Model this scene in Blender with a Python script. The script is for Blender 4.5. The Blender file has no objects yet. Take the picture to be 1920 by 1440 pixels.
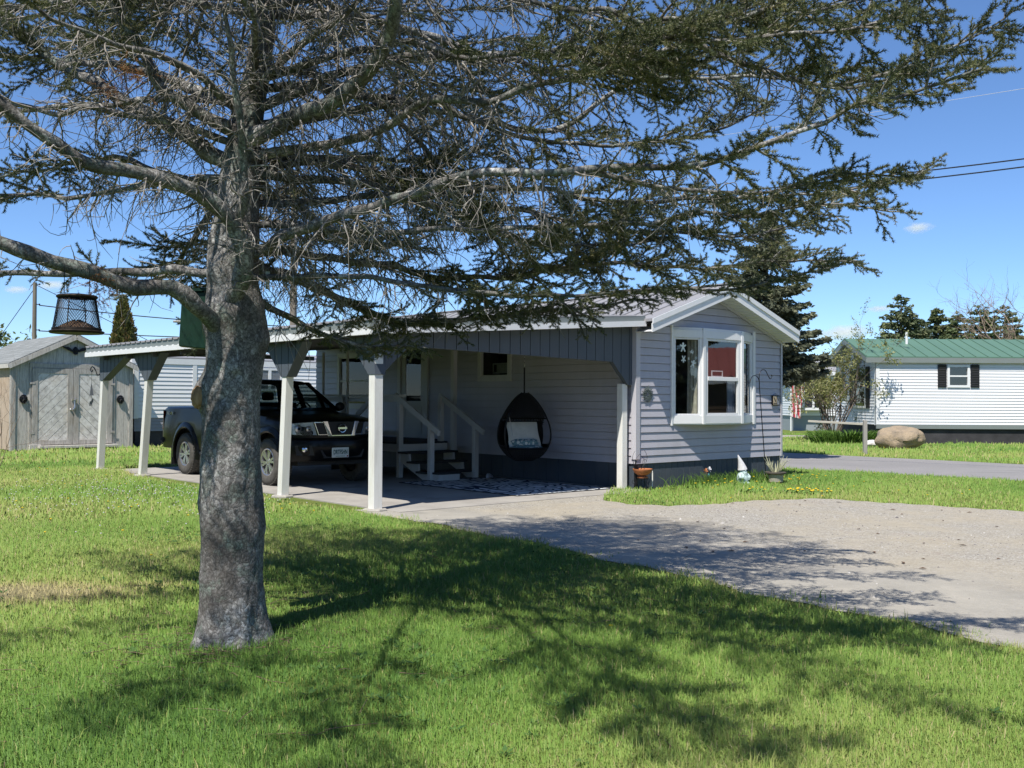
import bpy, bmesh, math, random
import numpy as np
from mathutils import Vector, Matrix, noise as mnoise
R = math.radians
random.seed(5)
rng = np.random.default_rng(11)
scene = bpy.context.scene
COL = scene.collection

# ------------------------------------------------------------------ house frame
YAW = .7309
CX, CY = 2.0177, 16.4031
cu, su = math.cos(YAW), math.sin(YAW)
def HW(u, v, z=0.0):
    return Vector((CX + u*cu - v*su, CY + u*su + v*cu, z))
def WH(x, y):
    dx, dy = x-CX, y-CY
    return dx*cu + dy*su, -dx*su + dy*cu

# ------------------------------------------------------------------ objects
def tag(o, label=None, cat=None, group=None, kind=None):
    if label: o['label'] = label
    if cat: o['category'] = cat
    if group: o['group'] = group
    if kind: o['kind'] = kind
    return o
def thing(name, label, cat, loc=(0,0,0), rz=0.0, group=None):
    o = bpy.data.objects.new(name, None)
    o.empty_display_size = .1
    COL.objects.link(o)
    o.location = loc; o.rotation_euler = (0,0,rz)
    return tag(o, label, cat, group)
def house_thing(name, label, cat, group=None):
    return thing(name, label, cat, HW(0,0,0), YAW, group)
def copy_tree(o, parent=None):
    c = o.copy(); COL.objects.link(c); c.parent = parent
    for ch in list(o.children): copy_tree(ch, c)
    return c

class MB:
    def __init__(s): s.v=[]; s.f=[]
    def add(s, vs, fs):
        b=len(s.v); s.v.extend([tuple(p) for p in vs]); s.f.extend([tuple(i+b for i in f) for f in fs]); return s
    def box(s, x0,y0,z0,x1,y1,z1):
        x0,x1=min(x0,x1),max(x0,x1); y0,y1=min(y0,y1),max(y0,y1); z0,z1=min(z0,z1),max(z0,z1)
        return s.add([(x0,y0,z0),(x1,y0,z0),(x1,y1,z0),(x0,y1,z0),(x0,y0,z1),(x1,y0,z1),(x1,y1,z1),(x0,y1,z1)],
              [(3,2,1,0),(4,5,6,7),(0,1,5,4),(1,2,6,5),(2,3,7,6),(3,0,4,7)])
    def quad(s,a,b,c,d): return s.add([a,b,c,d],[(0,1,2,3)])
    def prism(s, pts, P, t0, t1):
        """pts 2D outline; P(a,b,t)->3D"""
        n=len(pts)
        vs=[P(a,b,t0) for a,b in pts]+[P(a,b,t1) for a,b in pts]
        fs=[tuple(range(n-1,-1,-1)), tuple(range(n,2*n))]+[(i,(i+1)%n,n+(i+1)%n,n+i) for i in range(n)]
        return s.add(vs,fs)
    def beam(s, p, q, w, h, up=(0,0,1)):
        p=Vector(p); q=Vector(q); t=(q-p).normalized(); u=Vector(up)
        sd=t.cross(u)
        if sd.length<1e-4: sd=t.cross(Vector((0,1,0)))
        sd.normalize(); u=sd.cross(t).normalized()
        vs=[]
        for c in (p,q):
            for a,b in ((-1,-1),(1,-1),(1,1),(-1,1)): vs.append(c+sd*(a*w/2)+u*(b*h/2))
        return s.add(vs,[(3,2,1,0),(4,5,6,7),(0,1,5,4),(1,2,6,5),(2,3,7,6),(3,0,4,7)])
    def tube(s, pts, r, k=8, cap=True):
        pts=[Vector(p) for p in pts]; n=len(pts)
        rr=r if hasattr(r,'__len__') else [r]*n
        ref=None; vs=[]
        for i in range(n):
            t=(pts[min(i+1,n-1)]-pts[max(i-1,0)])
            if t.length<1e-9: t=Vector((0,0,1))
            t.normalize()
            if ref is None:
                ref=t.cross(Vector((.3,.2,.93)))
                if ref.length<.05: ref=t.cross(Vector((1,0,0)))
            ref=(ref-t*ref.dot(t)).normalized(); b=t.cross(ref)
            for j in range(k):
                a=2*math.pi*j/k
                vs.append(pts[i]+(ref*math.cos(a)+b*math.sin(a))*rr[i])
        fs=[]
        for i in range(n-1):
            for j in range(k):
                fs.append((i*k+j,i*k+(j+1)%k,(i+1)*k+(j+1)%k,(i+1)*k+j))
        if cap: fs+= [tuple(range(k-1,-1,-1)), tuple((n-1)*k+j for j in range(k))]
        return s.add(vs,fs)
    def lathe(s, prof, k=24, c=(0,0,0), cap=False):
        vs=[]; n=len(prof)
        for r,z in prof:
            for j in range(k):
                a=2*math.pi*j/k; vs.append((c[0]+r*math.cos(a),c[1]+r*math.sin(a),c[2]+z))
        fs=[]
        for i in range(n-1):
            for j in range(k): fs.append((i*k+j,i*k+(j+1)%k,(i+1)*k+(j+1)%k,(i+1)*k+j))
        if cap: fs+= [tuple(range(k-1,-1,-1)), tuple((n-1)*k+j for j in range(k))]
        return s.add(vs,fs)
    def loft(s, secs, closed=False, cap=False):
        n=len(secs); m=len(secs[0]); vs=[p for sc in secs for p in sc]; fs=[]
        for i in range(n-1):
            for j in range(m if closed else m-1):
                fs.append((i*m+j,i*m+(j+1)%m,(i+1)*m+(j+1)%m,(i+1)*m+j))
        if cap: fs+= [tuple(range(m-1,-1,-1)), tuple((n-1)*m+j for j in range(m))]
        return s.add(vs,fs)
    def ball(s, c, r, k=12, n=8, sq=(1,1,1), jit=0):
        vs=[]
        for i in range(n+1):
            th=math.pi*i/n
            for j in range(k):
                a=2*math.pi*j/k; q=1+random.uniform(-jit,jit)
                vs.append((c[0]+r*sq[0]*q*math.sin(th)*math.cos(a),c[1]+r*sq[1]*q*math.sin(th)*math.sin(a),c[2]+r*sq[2]*q*math.cos(th)))
        fs=[(i*k+j,(i+1)*k+j,(i+1)*k+(j+1)%k,i*k+(j+1)%k) for i in range(n) for j in range(k)]
        return s.add(vs,fs)
    def build(s, name, m, parent=None, smooth=False, bevel=0, loc=None):
        me=bpy.data.meshes.new(name); me.from_pydata(s.v,[],s.f); me.validate(); me.update()
        if len(s.f)<60000:
            bm=bmesh.new(); bm.from_mesh(me); bmesh.ops.recalc_face_normals(bm,faces=bm.faces[:]); bm.to_mesh(me); bm.free()
        if m: me.materials.append(m)
        if smooth:
            me.polygons.foreach_set('use_smooth',[True]*len(me.polygons))
        o=bpy.data.objects.new(name,me); COL.objects.link(o)
        if parent: o.parent=parent
        if loc: o.location=loc
        if bevel:
            b=o.modifiers.new('bevel','BEVEL'); b.width=bevel; b.segments=2; b.limit_method='ANGLE'; b.angle_limit=R(40)
        if smooth:
            try: me.set_sharp_from_angle(angle=R(38))
            except Exception: pass
        return o

def fast_mesh(name, V, F, m, parent=None, smooth=False, attr=None, nrm=None):
    """V (n,3) float, F (m,k) int"""
    V=np.asarray(V,np.float32); F=np.asarray(F,np.int32); k=F.shape[1]
    me=bpy.data.meshes.new(name)
    me.vertices.add(len(V)); me.vertices.foreach_set('co',V.ravel())
    me.loops.add(F.size); me.loops.foreach_set('vertex_index',F.ravel())
    me.polygons.add(len(F)); me.polygons.foreach_set('loop_start',np.arange(0,F.size,k,dtype=np.int32))
    me.polygons.foreach_set('loop_total',np.full(len(F),k,np.int32))
    if smooth: me.polygons.foreach_set('use_smooth',np.ones(len(F),bool))
    if attr is not None:
        a=me.attributes.new('rnd','FLOAT','POINT'); a.data.foreach_set('value',np.asarray(attr,np.float32))
    if nrm is not None:
        a=me.attributes.new('custom_normal','FLOAT_VECTOR','POINT'); a.data.foreach_set('vector',np.asarray(nrm,np.float32).ravel())
        me.polygons.foreach_set('use_smooth',np.ones(len(F),bool))
    me.update(calc_edges=True); me.materials.append(m)
    o=bpy.data.objects.new(name,me); COL.objects.link(o)
    if parent: o.parent=parent
    return o

def tubes_np(P, Rr, k=3):
    """P (N,n,3), Rr (N,n) -> V,F quads"""
    P=np.asarray(P,float); N,n,_=P.shape
    T=np.gradient(P,axis=1); T/= (np.linalg.norm(T,axis=2,keepdims=True)+1e-12)
    ref=np.tile(np.array([.31,.17,.94]),(N,1)); bad=np.abs((T[:,0]*ref).sum(1))>.9; ref[bad]=[1,.1,.05]
    A=np.cross(T,ref[:,None,:]); A/= (np.linalg.norm(A,axis=2,keepdims=True)+1e-12); B=np.cross(T,A)
    an=2*np.pi*np.arange(k)/k
    V=P[:,:,None,:]+Rr[:,:,None,None]*(A[:,:,None,:]*np.cos(an)[None,None,:,None]+B[:,:,None,:]*np.sin(an)[None,None,:,None])
    V=V.reshape(-1,3)
    i=np.arange(N)[:,None,None]*(n*k); s=np.arange(n-1)[None,:,None]*k; j=np.arange(k)[None,None,:]; j2=(j+1)%k
    F=np.stack([i+s+j,i+s+j2,i+s+k+j2,i+s+k+j],-1).reshape(-1,4)
    return V,F
def merge_np(parts):
    Vs=[];Fs=[];b=0
    for V,F in parts:
        Vs.append(V);Fs.append(F+b);b+=len(V)
    return np.concatenate(Vs),np.concatenate(Fs)

# ------------------------------------------------------------------ materials
def srgb(r,g,b):
    f=lambda c: (c/255/12.92) if c/255<=.04045 else ((c/255+.055)/1.055)**2.4
    return (f(r),f(g),f(b))
class NT:
    def __init__(s,name):
        s.m=bpy.data.materials.new(name); s.m.use_nodes=True; s.t=s.m.node_tree; s.n=s.t.nodes; s.l=s.t.links
        s.b=s.n['Principled BSDF']; s.out=s.n['Material Output']
        s.tc=s.n.new('ShaderNodeTexCoord')
    def noise(s,scale,detail=4,rough=.6,vec=None,stretch=None,w=None):
        n=s.n.new('ShaderNodeTexNoise'); n.inputs['Scale'].default_value=scale; n.inputs['Detail'].default_value=detail; n.inputs['Roughness'].default_value=rough
        v=vec or s.tc.outputs['Object']
        if stretch:
            mp=s.n.new('ShaderNodeMapping'); mp.inputs['Scale'].default_value=stretch; s.l.new(v,mp.inputs['Vector']); v=mp.outputs['Vector']
        s.l.new(v,n.inputs['Vector']); return n.outputs['Fac']
    def vor(s,scale,feature='F1',stretch=None,out='Distance'):
        n=s.n.new('ShaderNodeTexVoronoi'); n.feature=feature; n.inputs['Scale'].default_value=scale
        v=s.tc.outputs['Object']
        if stretch:
            mp=s.n.new('ShaderNodeMapping'); mp.inputs['Scale'].default_value=stretch; s.l.new(v,mp.inputs['Vector']); v=mp.outputs['Vector']
        s.l.new(v,n.inputs['Vector']); return n.outputs[out]
    def ramp(s,fac,stops):
        n=s.n.new('ShaderNodeValToRGB'); e=n.color_ramp.elements
        while len(e)<len(stops): e.new(.5)
        for el,(p,c) in zip(e,stops):
            el.position=p; el.color=(*c,1) if len(c)==3 else c
        s.l.new(fac,n.inputs['Fac']); return n.outputs['Color']
    def mix(s,fac,a,b,mode='MIX'):
        n=s.n.new('ShaderNodeMix'); n.data_type='RGBA'; n.blend_type=mode
        for sock,val in ((n.inputs['Factor'],fac),(n.inputs['A'],a),(n.inputs['B'],b)):
            pass
        ins=[i for i in n.inputs if i.enabled]
        for sock,val in zip(ins,(fac,a,b)):
            if hasattr(val,'is_output'): s.l.new(val,sock)
            elif isinstance(val,(int,float)): sock.default_value=val
            else: sock.default_value=(*val,1)
        return [o for o in n.outputs if o.enabled][0]
    def math(s,op,a,b=0,clamp=False):
        n=s.n.new('ShaderNodeMath'); n.operation=op; n.use_clamp=clamp
        for sock,val in zip(n.inputs,(a,b)):
            if hasattr(val,'is_output'): s.l.new(val,sock)
            else: sock.default_value=val
        return n.outputs[0]
    def bump(s,h,strength=.5,dist=.01,prev=None):
        n=s.n.new('ShaderNodeBump'); n.inputs['Strength'].default_value=strength; n.inputs['Distance'].default_value=dist
        s.l.new(h,n.inputs['Height'])
        if prev: s.l.new(prev,n.inputs['Normal'])
        return n.outputs['Normal']
    def set(s,color=None,rough=None,metal=None,normal=None,spec=None):
        for k,v in (('Base Color',color),('Roughness',rough),('Metallic',metal),('Normal',normal),('Specular IOR Level',spec)):
            if v is None: continue
            if hasattr(v,'is_output'): s.l.new(v,s.b.inputs[k])
            elif isinstance(v,(int,float)): s.b.inputs[k].default_value=v
            else: s.b.inputs[k].default_value=(*v,1)
        return s.m
def simple(name,c,rough=.6,metal=0.,var=.25,scale=6,bump=0,bscale=60,stretch=None,spec=.4,bdist=.004):
    t=NT(name)
    n=t.noise(scale,5,.65,stretch=stretch)
    lo=tuple(x*(1-var) for x in c); hi=tuple(min(1,x*(1+var)) for x in c)
    col=t.ramp(n,[(.3,lo),(.7,hi)])
    nm=None
    if bump: nm=t.bump(t.noise(bscale,4,.6,stretch=stretch),bump,bdist)
    return t.set(col,rough,metal,nm,spec)
def painted(name,c,rough=.5,dirt=(.12,.1,.08),amount=.25,scale=3,stretch=(1,1,.3)):
    """weathered paint: stains with their own shapes"""
    t=NT(name)
    n=t.noise(scale,6,.7,stretch=stretch); f=t.ramp(n,[(.45,(0,0,0)),(.8,(amount,)*3)])
    n2=t.noise(60,3,.6)
    col=t.mix(f,c,dirt); col=t.mix(t.math('MULTIPLY',n2,.12),col,tuple(x*.6 for x in c))
    return t.set(col,rough,0,t.bump(n2,.12,.003),.4)

M={}
M['siding']=painted('lilac_vinyl',(.47,.455,.50),.45,(.25,.235,.22),.34,1.6,(1,1,.25))
M['siding_trim']=painted('lilac_trim',(.52,.505,.54),.45,(.3,.28,.26),.2,2)
M['skirt']=painted('slate_skirting',(.058,.072,.092),.6,(.16,.15,.13),.3,2)
M['slate']=painted('slate_paint',(.082,.098,.118),.6,(.14,.14,.13),.25,2)
M['white']=painted('white_paint',(.78,.77,.72),.5,(.36,.32,.25),.48,5,(1,1,.22))
M['white_vinyl']=painted('white_vinyl',(.78,.78,.77),.4,(.45,.43,.4),.15,3)
M['porch_white']=painted('porch_paint',(.60,.59,.56),.55,(.3,.28,.25),.35,4)
M['roof_white']=painted('white_roof',(.29,.285,.29),.5,(.25,.24,.22),.35,1.2)
M['fascia_grey']=painted('fascia_grey',(.21,.235,.225),.45,(.15,.15,.14),.3,2)
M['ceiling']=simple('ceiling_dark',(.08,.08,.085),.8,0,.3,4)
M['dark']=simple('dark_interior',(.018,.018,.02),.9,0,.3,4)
M['tread']=simple('dark_tread',(.03,.03,.032),.8,0,.3,10,.3,80)
M['black_metal']=simple('black_metal',(.018,.018,.02),.45,.6,.3,20)
M['dark_rust']=simple('rusty_black_metal',(.035,.026,.02),.6,.5,.6,30)
M['chrome']=simple('chrome',(.75,.76,.78),.12,1,.05,8)
M['lamp_silver']=simple('lamp_silver',(.62,.64,.67),.25,.35,.15,40)
M['alloy']=simple('alloy',(.55,.55,.56),.3,.9,.1,10)
M['rubber']=simple('tyre_rubber',(.075,.07,.062),.85,0,.35,14,.4,90)
M['tread_rubber']=simple('tread_rubber',(.045,.042,.038),.9,0,.4,18,.6,60)
M['black_plastic']=simple('black_plastic',(.016,.016,.018),.5,0,.2,30)
M['wicker']=simple('black_wicker',(.014,.013,.013),.55,0,.3,60,.6,160)
M['green_paint']=simple('dark_green_paint',(.005,.034,.019),.5,0,.35,7,.2,40)
M['terracotta']=simple('terracotta',(.42,.15,.06),.75,0,.25,12,.3,60)
M['cement']=simple('cement',(.36,.34,.30),.9,0,.25,10,.5,60)
M['red']=simple('red_lens',(.30,.012,.014),.2,0,.2,10)
M['wire']=simple('dark_cable',(.02,.02,.022),.6,0,.2,5)
M['pale_wire']=simple('pale_cable',(.62,.64,.68),.45,.3,.1,5)
def glass_mat(name,tint=(.75,.78,.78),ior=1.9,rough=.02):
    m=bpy.data.materials.new(name); m.use_nodes=True; t=m.node_tree; n=t.nodes; n.clear()
    out=n.new('ShaderNodeOutputMaterial'); mx=n.new('ShaderNodeMixShader'); fr=n.new('ShaderNodeFresnel')
    gg=n.new('ShaderNodeNewGeometry'); mm=n.new('ShaderNodeMath'); mm.operation='MULTIPLY_ADD'; mm.inputs[1].default_value=1/ior-ior; mm.inputs[2].default_value=ior
    t.links.new(gg.outputs['Backfacing'],mm.inputs[0]); t.links.new(mm.outputs[0],fr.inputs['IOR'])
    tr=n.new('ShaderNodeBsdfTransparent'); tr.inputs['Color'].default_value=(*tint,1)
    gl=n.new('ShaderNodeBsdfGlossy'); gl.inputs['Roughness'].default_value=rough; gl.inputs['Color'].default_value=(1,1,1,1)
    ge=n.new('ShaderNodeNewGeometry'); 
    tc=n.new('ShaderNodeTexCoord'); nz=n.new('ShaderNodeTexNoise'); nz.inputs['Scale'].default_value=2.5; bp=n.new('ShaderNodeBump'); bp.inputs['Strength'].default_value=.03; bp.inputs['Distance'].default_value=.02
    t.links.new(tc.outputs['Object'],nz.inputs['Vector']); t.links.new(nz.outputs['Fac'],bp.inputs['Height']); t.links.new(bp.outputs['Normal'],gl.inputs['Normal'])
    t.links.new(fr.outputs[0],mx.inputs[0]); t.links.new(tr.outputs[0],mx.inputs[1]); t.links.new(gl.outputs[0],mx.inputs[2]); t.links.new(mx.outputs[0],out.inputs[0])
    return m
M['glass']=glass_mat('window_glass')
M['car_glass']=glass_mat('vehicle_glass',(.32,.38,.38),1.6,.01)
M['dim_glass']=glass_mat('shaded_window_glass',(.6,.63,.63),1.4)  # dimmed copy of the window glass, shade put into tint and reflection
M['lens']=glass_mat('clear_lens',(.85,.87,.9),1.5,.01)
def carpaint():
    t=NT('black_car_paint'); t.set((.0045,.005,.009),.3,0,None,None)
    t.b.inputs['Coat Weight'].default_value=.14; t.b.inputs['Specular IOR Level'].default_value=.16; t.b.inputs['Coat Roughness'].default_value=.04
    n=t.noise(4,6,.7); f=t.ramp(n,[(.5,(0,0,0)),(.9,(.05,.05,.05))])
    t.set(t.mix(f,(.0035,.0036,.0042),(.2,.18,.15)))
    return t.m
M['paint']=carpaint()

# ------------------------------------------------------------------ camera, light, sky
cam=bpy.data.cameras.new('camera'); cam_o=bpy.data.objects.new('camera',cam); COL.objects.link(cam_o)
cam.sensor_fit='HORIZONTAL'; cam.sensor_width=36; cam.lens=36*1889.4/1920
cam_o.matrix_world=Matrix.Translation((0,0,1.449)) @ Matrix.Rotation(.0159+math.pi/2,4,'X') @ Matrix.Rotation(.0049,4,'Z')
cam.clip_start=.05; cam.clip_end=4000
scene.camera=cam_o
L=Vector((.377,.807,-1.44)).normalized()
sun=bpy.data.lights.new('sun','SUN'); sun.energy=4.9; sun.angle=R(.53); sun.color=(1,.955,.88)
sun_o=bpy.data.objects.new('sun',sun); COL.objects.link(sun_o); sun_o.rotation_euler=L.to_track_quat('-Z','Y').to_euler(); sun_o.location=(-5,-12,20)
w=bpy.data.worlds.new('World'); scene.world=w; w.use_nodes=True
wn=w.node_tree.nodes; sky=wn.new('ShaderNodeTexSky'); sky.sky_type='NISHITA'; sky.sun_disc=False
sky.sun_elevation=math.asin(-L.z); sky.sun_rotation=math.atan2(-L.x,-L.y); sky.ozone_density=9; sky.air_density=.8; sky.dust_density=0; sky.altitude=500
w.node_tree.links.new(sky.outputs[0],wn['Background'].inputs[0]); wn['Background'].inputs[1].default_value=.128
scene.view_settings.view_transform='Standard'; scene.view_settings.look='None'; scene.view_settings.exposure=.42; scene.view_settings.gamma=1
scene.cycles.max_bounces=8; scene.cycles.volume_bounces=8; scene.cycles.diffuse_bounces=2; scene.cycles.transparent_max_bounces=12
scene.cycles.use_denoising=True
# ------------------------------------------------------------------ ground
EDGE=[(-40,-8.6),(-20,-7.6),(-8.44,-6.26),(-6.35,-6.0),(-4.27,-5.60),(-1.93,-5.33),(-.27,-5.27),(1.93,-5.3),(7.17,-5.2),(8.6,-4.95),(9.3,-4.7),(10.3,-4.6)]
_ev=np.array([e[0] for e in EDGE]); _eu=np.array([e[1] for e in EDGE])
def wob(v): return .05*np.sin(v*3.1)+.035*np.sin(v*7.3+1)+.02*np.sin(v*17.+.4)
def edge_u(v): return np.interp(v,_ev,_eu)+wob(v)
APRON=[(-.42,.12),(-1.1,-.35),(-1.75,-.9),(-1.82,-1.45),(-1.6,-2.0),(-.9,-2.25),(-.17,-2.3),(.98,-2.72),(1.52,-5.45),(2.4,-9.5),(4,-18),(6.6,-28)]
_an=[]
for i in range(len(APRON)-1):
    a,b=APRON[i],APRON[i+1]; n=max(2,int(math.hypot(b[0]-a[0],b[1]-a[1])/.12))
    for k in range(n):
        t=k/n; j=.045*math.sin(len(_an)*1.7)+.03*math.sin(len(_an)*.6)+random.uniform(-.02,.02)
        _an.append((a[0]+(b[0]-a[0])*t+j, a[1]+(b[1]-a[1])*t+j*.6))
_apron=np.array(_an)
def in_poly(x,y,P):
    x=np.asarray(x);y=np.asarray(y); c=np.zeros(x.shape,bool); n=len(P); j=n-1
    for i in range(n):
        xi,yi=P[i];xj,yj=P[j]
        if yi!=yj: c^=((yi>y)!=(yj>y))&(x<(xj-xi)*(y-yi)/(yj-yi)+xi)
        j=i
    return c
vs_=np.arange(-28,.2,.12)
DRIVE=[(float(edge_u(v)),float(v)) for v in vs_]+[(-5.2,.3),(0.0,.3),(-.2,.14)]+[tuple(p) for p in _apron]
ROAD_N=[(5.85-3.57*3,21.75+3.21*3),(5.85,21.75),(9.42,18.54),(9.42+3.57*6,18.54-3.21*6)]
ROAD_F=[(11.94+4.3*6,23.5-4.91*6),(11.94,23.5),(7.64,28.41),(7.64-4.3*3,28.41+4.91*3)]
ROAD=ROAD_N+ROAD_F
DRIVE2=[(-2,41.5),(10.9,40.4),(13.0,40.2),(30,39.6),(30,42.5),(13,43),(10.9,43.1),(-2,44)]

def ground_mat():
    t=NT('lawn_ground')
    n1=t.noise(.35,5,.6); n2=t.noise(3.,5,.7); n3=t.noise(38,4,.7)
    c=t.ramp(n1,[(.3,(.12,.17,.035)),(.55,(.17,.215,.05)),(.75,(.24,.24,.075))])
    c=t.mix(t.ramp(n2,[(.5,(0,0,0)),(.78,(.7,.7,.7))]),c,(.28,.25,.10))
    c=t.mix(t.math('MULTIPLY',n3,.45),c,(.05,.085,.015))
    vd=t.n.new('ShaderNodeVectorMath'); vd.operation='DISTANCE'; vd.inputs[1].default_value=(-3.75,7.45/2.2,0)
    mp=t.n.new('ShaderNodeMapping'); mp.inputs['Scale'].default_value=(1,1/2.2*2.2/2.2*2.2,1); mp.inputs['Scale'].default_value=(1,1,1)
    sx=t.n.new('ShaderNodeVectorMath'); sx.operation='SUBTRACT'; sx.inputs[1].default_value=(-3.75,7.45,0)
    sm=t.n.new('ShaderNodeVectorMath'); sm.operation='MULTIPLY'; sm.inputs[1].default_value=(1.0,2.1,0)
    le=t.n.new('ShaderNodeVectorMath'); le.operation='LENGTH'
    t.l.new(t.tc.outputs['Object'],sx.inputs[0]); t.l.new(sx.outputs[0],sm.inputs[0]); t.l.new(sm.outputs[0],le.inputs[0])
    dm=t.math('SUBTRACT',t.math('ADD',1.15,t.math('MULTIPLY',t.noise(3.5,5,.7),.9)),le.outputs['Value'])
    c=t.mix(t.ramp(dm,[(.35,(0,0,0)),(.8,(.7,.7,.7))]),c,(.30,.24,.15))
    return t.set(c,.95,0,t.bump(t.noise(60,4,.7),.8,.03),.1)
M['lawn']=ground_mat()
g=MB(); NX=40
xs=[-900,-300,-120,-60]+[-40+4*i for i in range(21)]+[60,120,300,900]
ys=[-400,-100,-40,-16]+[-8+4*i for i in range(20)]+[90,140,250,500,1600]
for y in ys:
    for x in xs: g.v.append((x,y,0.0))
nx=len(xs)
for j in range(len(ys)-1):
    for i in range(nx-1): g.f.append((j*nx+i,j*nx+i+1,(j+1)*nx+i+1,(j+1)*nx+i))
tag(g.build('lawn_ground',M['lawn']),kind='structure')

def gravel_mat():
    t=NT('gravel')
    v=t.vor(70,out='Color'); sep=t.n.new('ShaderNodeSeparateColor'); t.l.new(v,sep.inputs[0])
    v2=t.vor(30,out='Color'); sep2=t.n.new('ShaderNodeSeparateColor'); t.l.new(v2,sep2.inputs[0])
    st=t.ramp(sep.outputs[0],[(0,(.19,.175,.15)),(.35,(.29,.27,.235)),(.75,(.37,.35,.31)),(1,(.52,.50,.46))])
    big=t.noise(.6,5,.65); med=t.noise(4,5,.7)
    sand=t.ramp(med,[(.3,(.33,.29,.22)),(.7,(.42,.37,.285))])
    c=t.mix(t.ramp(big,[(.38,(.15,.15,.15)),(.62,(.85,.85,.85))]),st,sand)
    c=t.mix(t.ramp(sep2.outputs[1],[(.93,(0,0,0)),(.97,(.5,.5,.5))]),c,(.22,.20,.18))
    c=t.mix(t.ramp(t.noise(1.3,4,.6),[(.62,(0,0,0)),(.8,(.4,.4,.4))]),c,(.30,.21,.16))
    dt=t.n.new('ShaderNodeVectorMath'); dt.operation='DOT_PRODUCT'; dt.inputs[1].default_value=(cu,su,0); t.l.new(t.tc.outputs['Object'],dt.inputs[0])
    uu_=t.math('ADD',dt.outputs['Value'],-(CX*cu+CY*su)); uu_=t.math('ADD',uu_,t.math('MULTIPLY',t.math('SUBTRACT',t.noise(.8,4,.6),.5),2.2))
    pv=t.ramp(t.math('MULTIPLY_ADD',uu_,-.55) if False else t.math('MULTIPLY',t.math('ADD',uu_,3.6),-.6),[(.0,(0,0,0)),(.55,(.92,.92,.92))])
    sm=t.ramp(t.noise(2.2,6,.7,stretch=(1,1,1)),[(.3,(.30,.282,.245)),(.55,(.375,.35,.30)),(.75,(.44,.40,.335))])
    sm=t.mix(t.ramp(t.noise(120,3,.6),[(.45,(0,0,0)),(.75,(.35,.35,.35))]),sm,(.2,.19,.175))
    d2=t.n.new('ShaderNodeVectorMath'); d2.operation='DOT_PRODUCT'; d2.inputs[1].default_value=(cu*.97-su*.24,su*.97+cu*.24,0); t.l.new(t.tc.outputs['Object'],d2.inputs[0])
    wv=t.math('SINE',t.math('ADD',t.math('MULTIPLY',d2.outputs['Value'],3.6),t.math('MULTIPLY',t.noise(.5,3,.5),3.)))
    rut=t.math('MULTIPLY',t.ramp(wv,[(.55,(0,0,0)),(.95,(1,1,1))]),t.ramp(t.noise(1.4,5,.7),[(.4,(.1,.1,.1)),(.65,(.55,.55,.55))]))
    sm=t.mix(rut,sm,(.25,.235,.21))
    sm=t.mix(t.ramp(t.noise(1.9,4,.6),[(.64,(0,0,0)),(.72,(.5,.5,.5))]),sm,(.21,.20,.185))
    c=t.mix(pv,c,sm)
    h=t.vor(70); b1=t.bump(h,.55,.012); b2=t.bump(t.noise(9,5,.7),.35,.03,b1)
    return t.set(c,.95,0,b2,.15)
M['gravel']=gravel_mat()
d=MB(); d.v=[tuple(HW(u,v,.008)) for u,v in DRIVE]; d.f=[tuple(range(len(d.v)))]
dr=d.build('driveway',M['gravel']); tag(dr,kind='structure')
import bmesh
bm=bmesh.new(); bm.from_mesh(dr.data); bmesh.ops.triangulate(bm,faces=bm.faces[:]); bm.normal_update()
for f in bm.faces:
    if f.normal.z<0: f.normal_flip()
bm.to_mesh(dr.data); bm.free()

def concrete():
    t=NT('worn_concrete'); n=t.noise(1.2,6,.65); n2=t.noise(45,4,.7)
    c=t.ramp(n,[(.3,(.27,.25,.225)),(.5,(.34,.32,.29)),(.75,(.40,.375,.335))])
    c=t.mix(t.ramp(n2,[(.5,(0,0,0)),(.8,(.35,.35,.35))]),c,(.18,.17,.16))
    st=t.ramp(t.noise(2.2,3,.5,stretch=(1,.35,1)),[(.58,(0,0,0)),(.72,(.55,.55,.55))])
    c=t.mix(st,c,(.15,.14,.13))
    return t.set(c,.9,0,t.bump(n2,.3,.006),.2)
M['concrete']=concrete()
s=MB()
def hbox(mb,u0,v0,z0,u1,v1,z1):
    P=[HW(u,v,z) for z in (z0,z1) for u,v in ((u0,v0),(u1,v0),(u1,v1),(u0,v1))]
    mb.add(P,[(3,2,1,0),(4,5,6,7),(0,1,5,4),(1,2,6,5),(2,3,7,6),(3,0,4,7)])
for a,b in ((-.35,2.95),(2.955,6.4),(6.405,9.6)): hbox(s,-4.93,a,-.1,-.03,b,.016)
tag(s.build('slab_paving',M['concrete']),kind='structure')

def asphalt():
    t=NT('road_asphalt'); n=t.noise(.5,5,.6); n2=t.noise(70,3,.7)
    c=t.ramp(n,[(.3,(.235,.225,.22)),(.7,(.30,.285,.275))]); c=t.mix(t.math('MULTIPLY',n2,.3),c,(.14,.135,.13))
    lines=t.ramp(t.noise(1.1,2,.5,stretch=(.12,1.2,1)),[(.60,(0,0,0)),(.63,(.4,.4,.4)),(.66,(0,0,0))])
    c=t.mix(lines,c,(.1,.1,.1))
    return t.set(c,.9,0,t.bump(n2,.2,.005),.2)
M['asphalt']=asphalt()
r=MB(); r.v=[(x,y,.007) for x,y in ROAD]; nR=len(r.v)
r.f=[(0,1,6,7),(1,2,5,6),(2,3,4,5)]
tag(r.build('road',M['asphalt']),kind='structure')
r=MB(); r.v=[(x,y,.006) for x,y in DRIVE2]; r.f=[(0,1,6,7),(1,2,5,6),(2,3,4,5)]
tag(r.build('far_road',M['gravel']),kind='structure')
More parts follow.
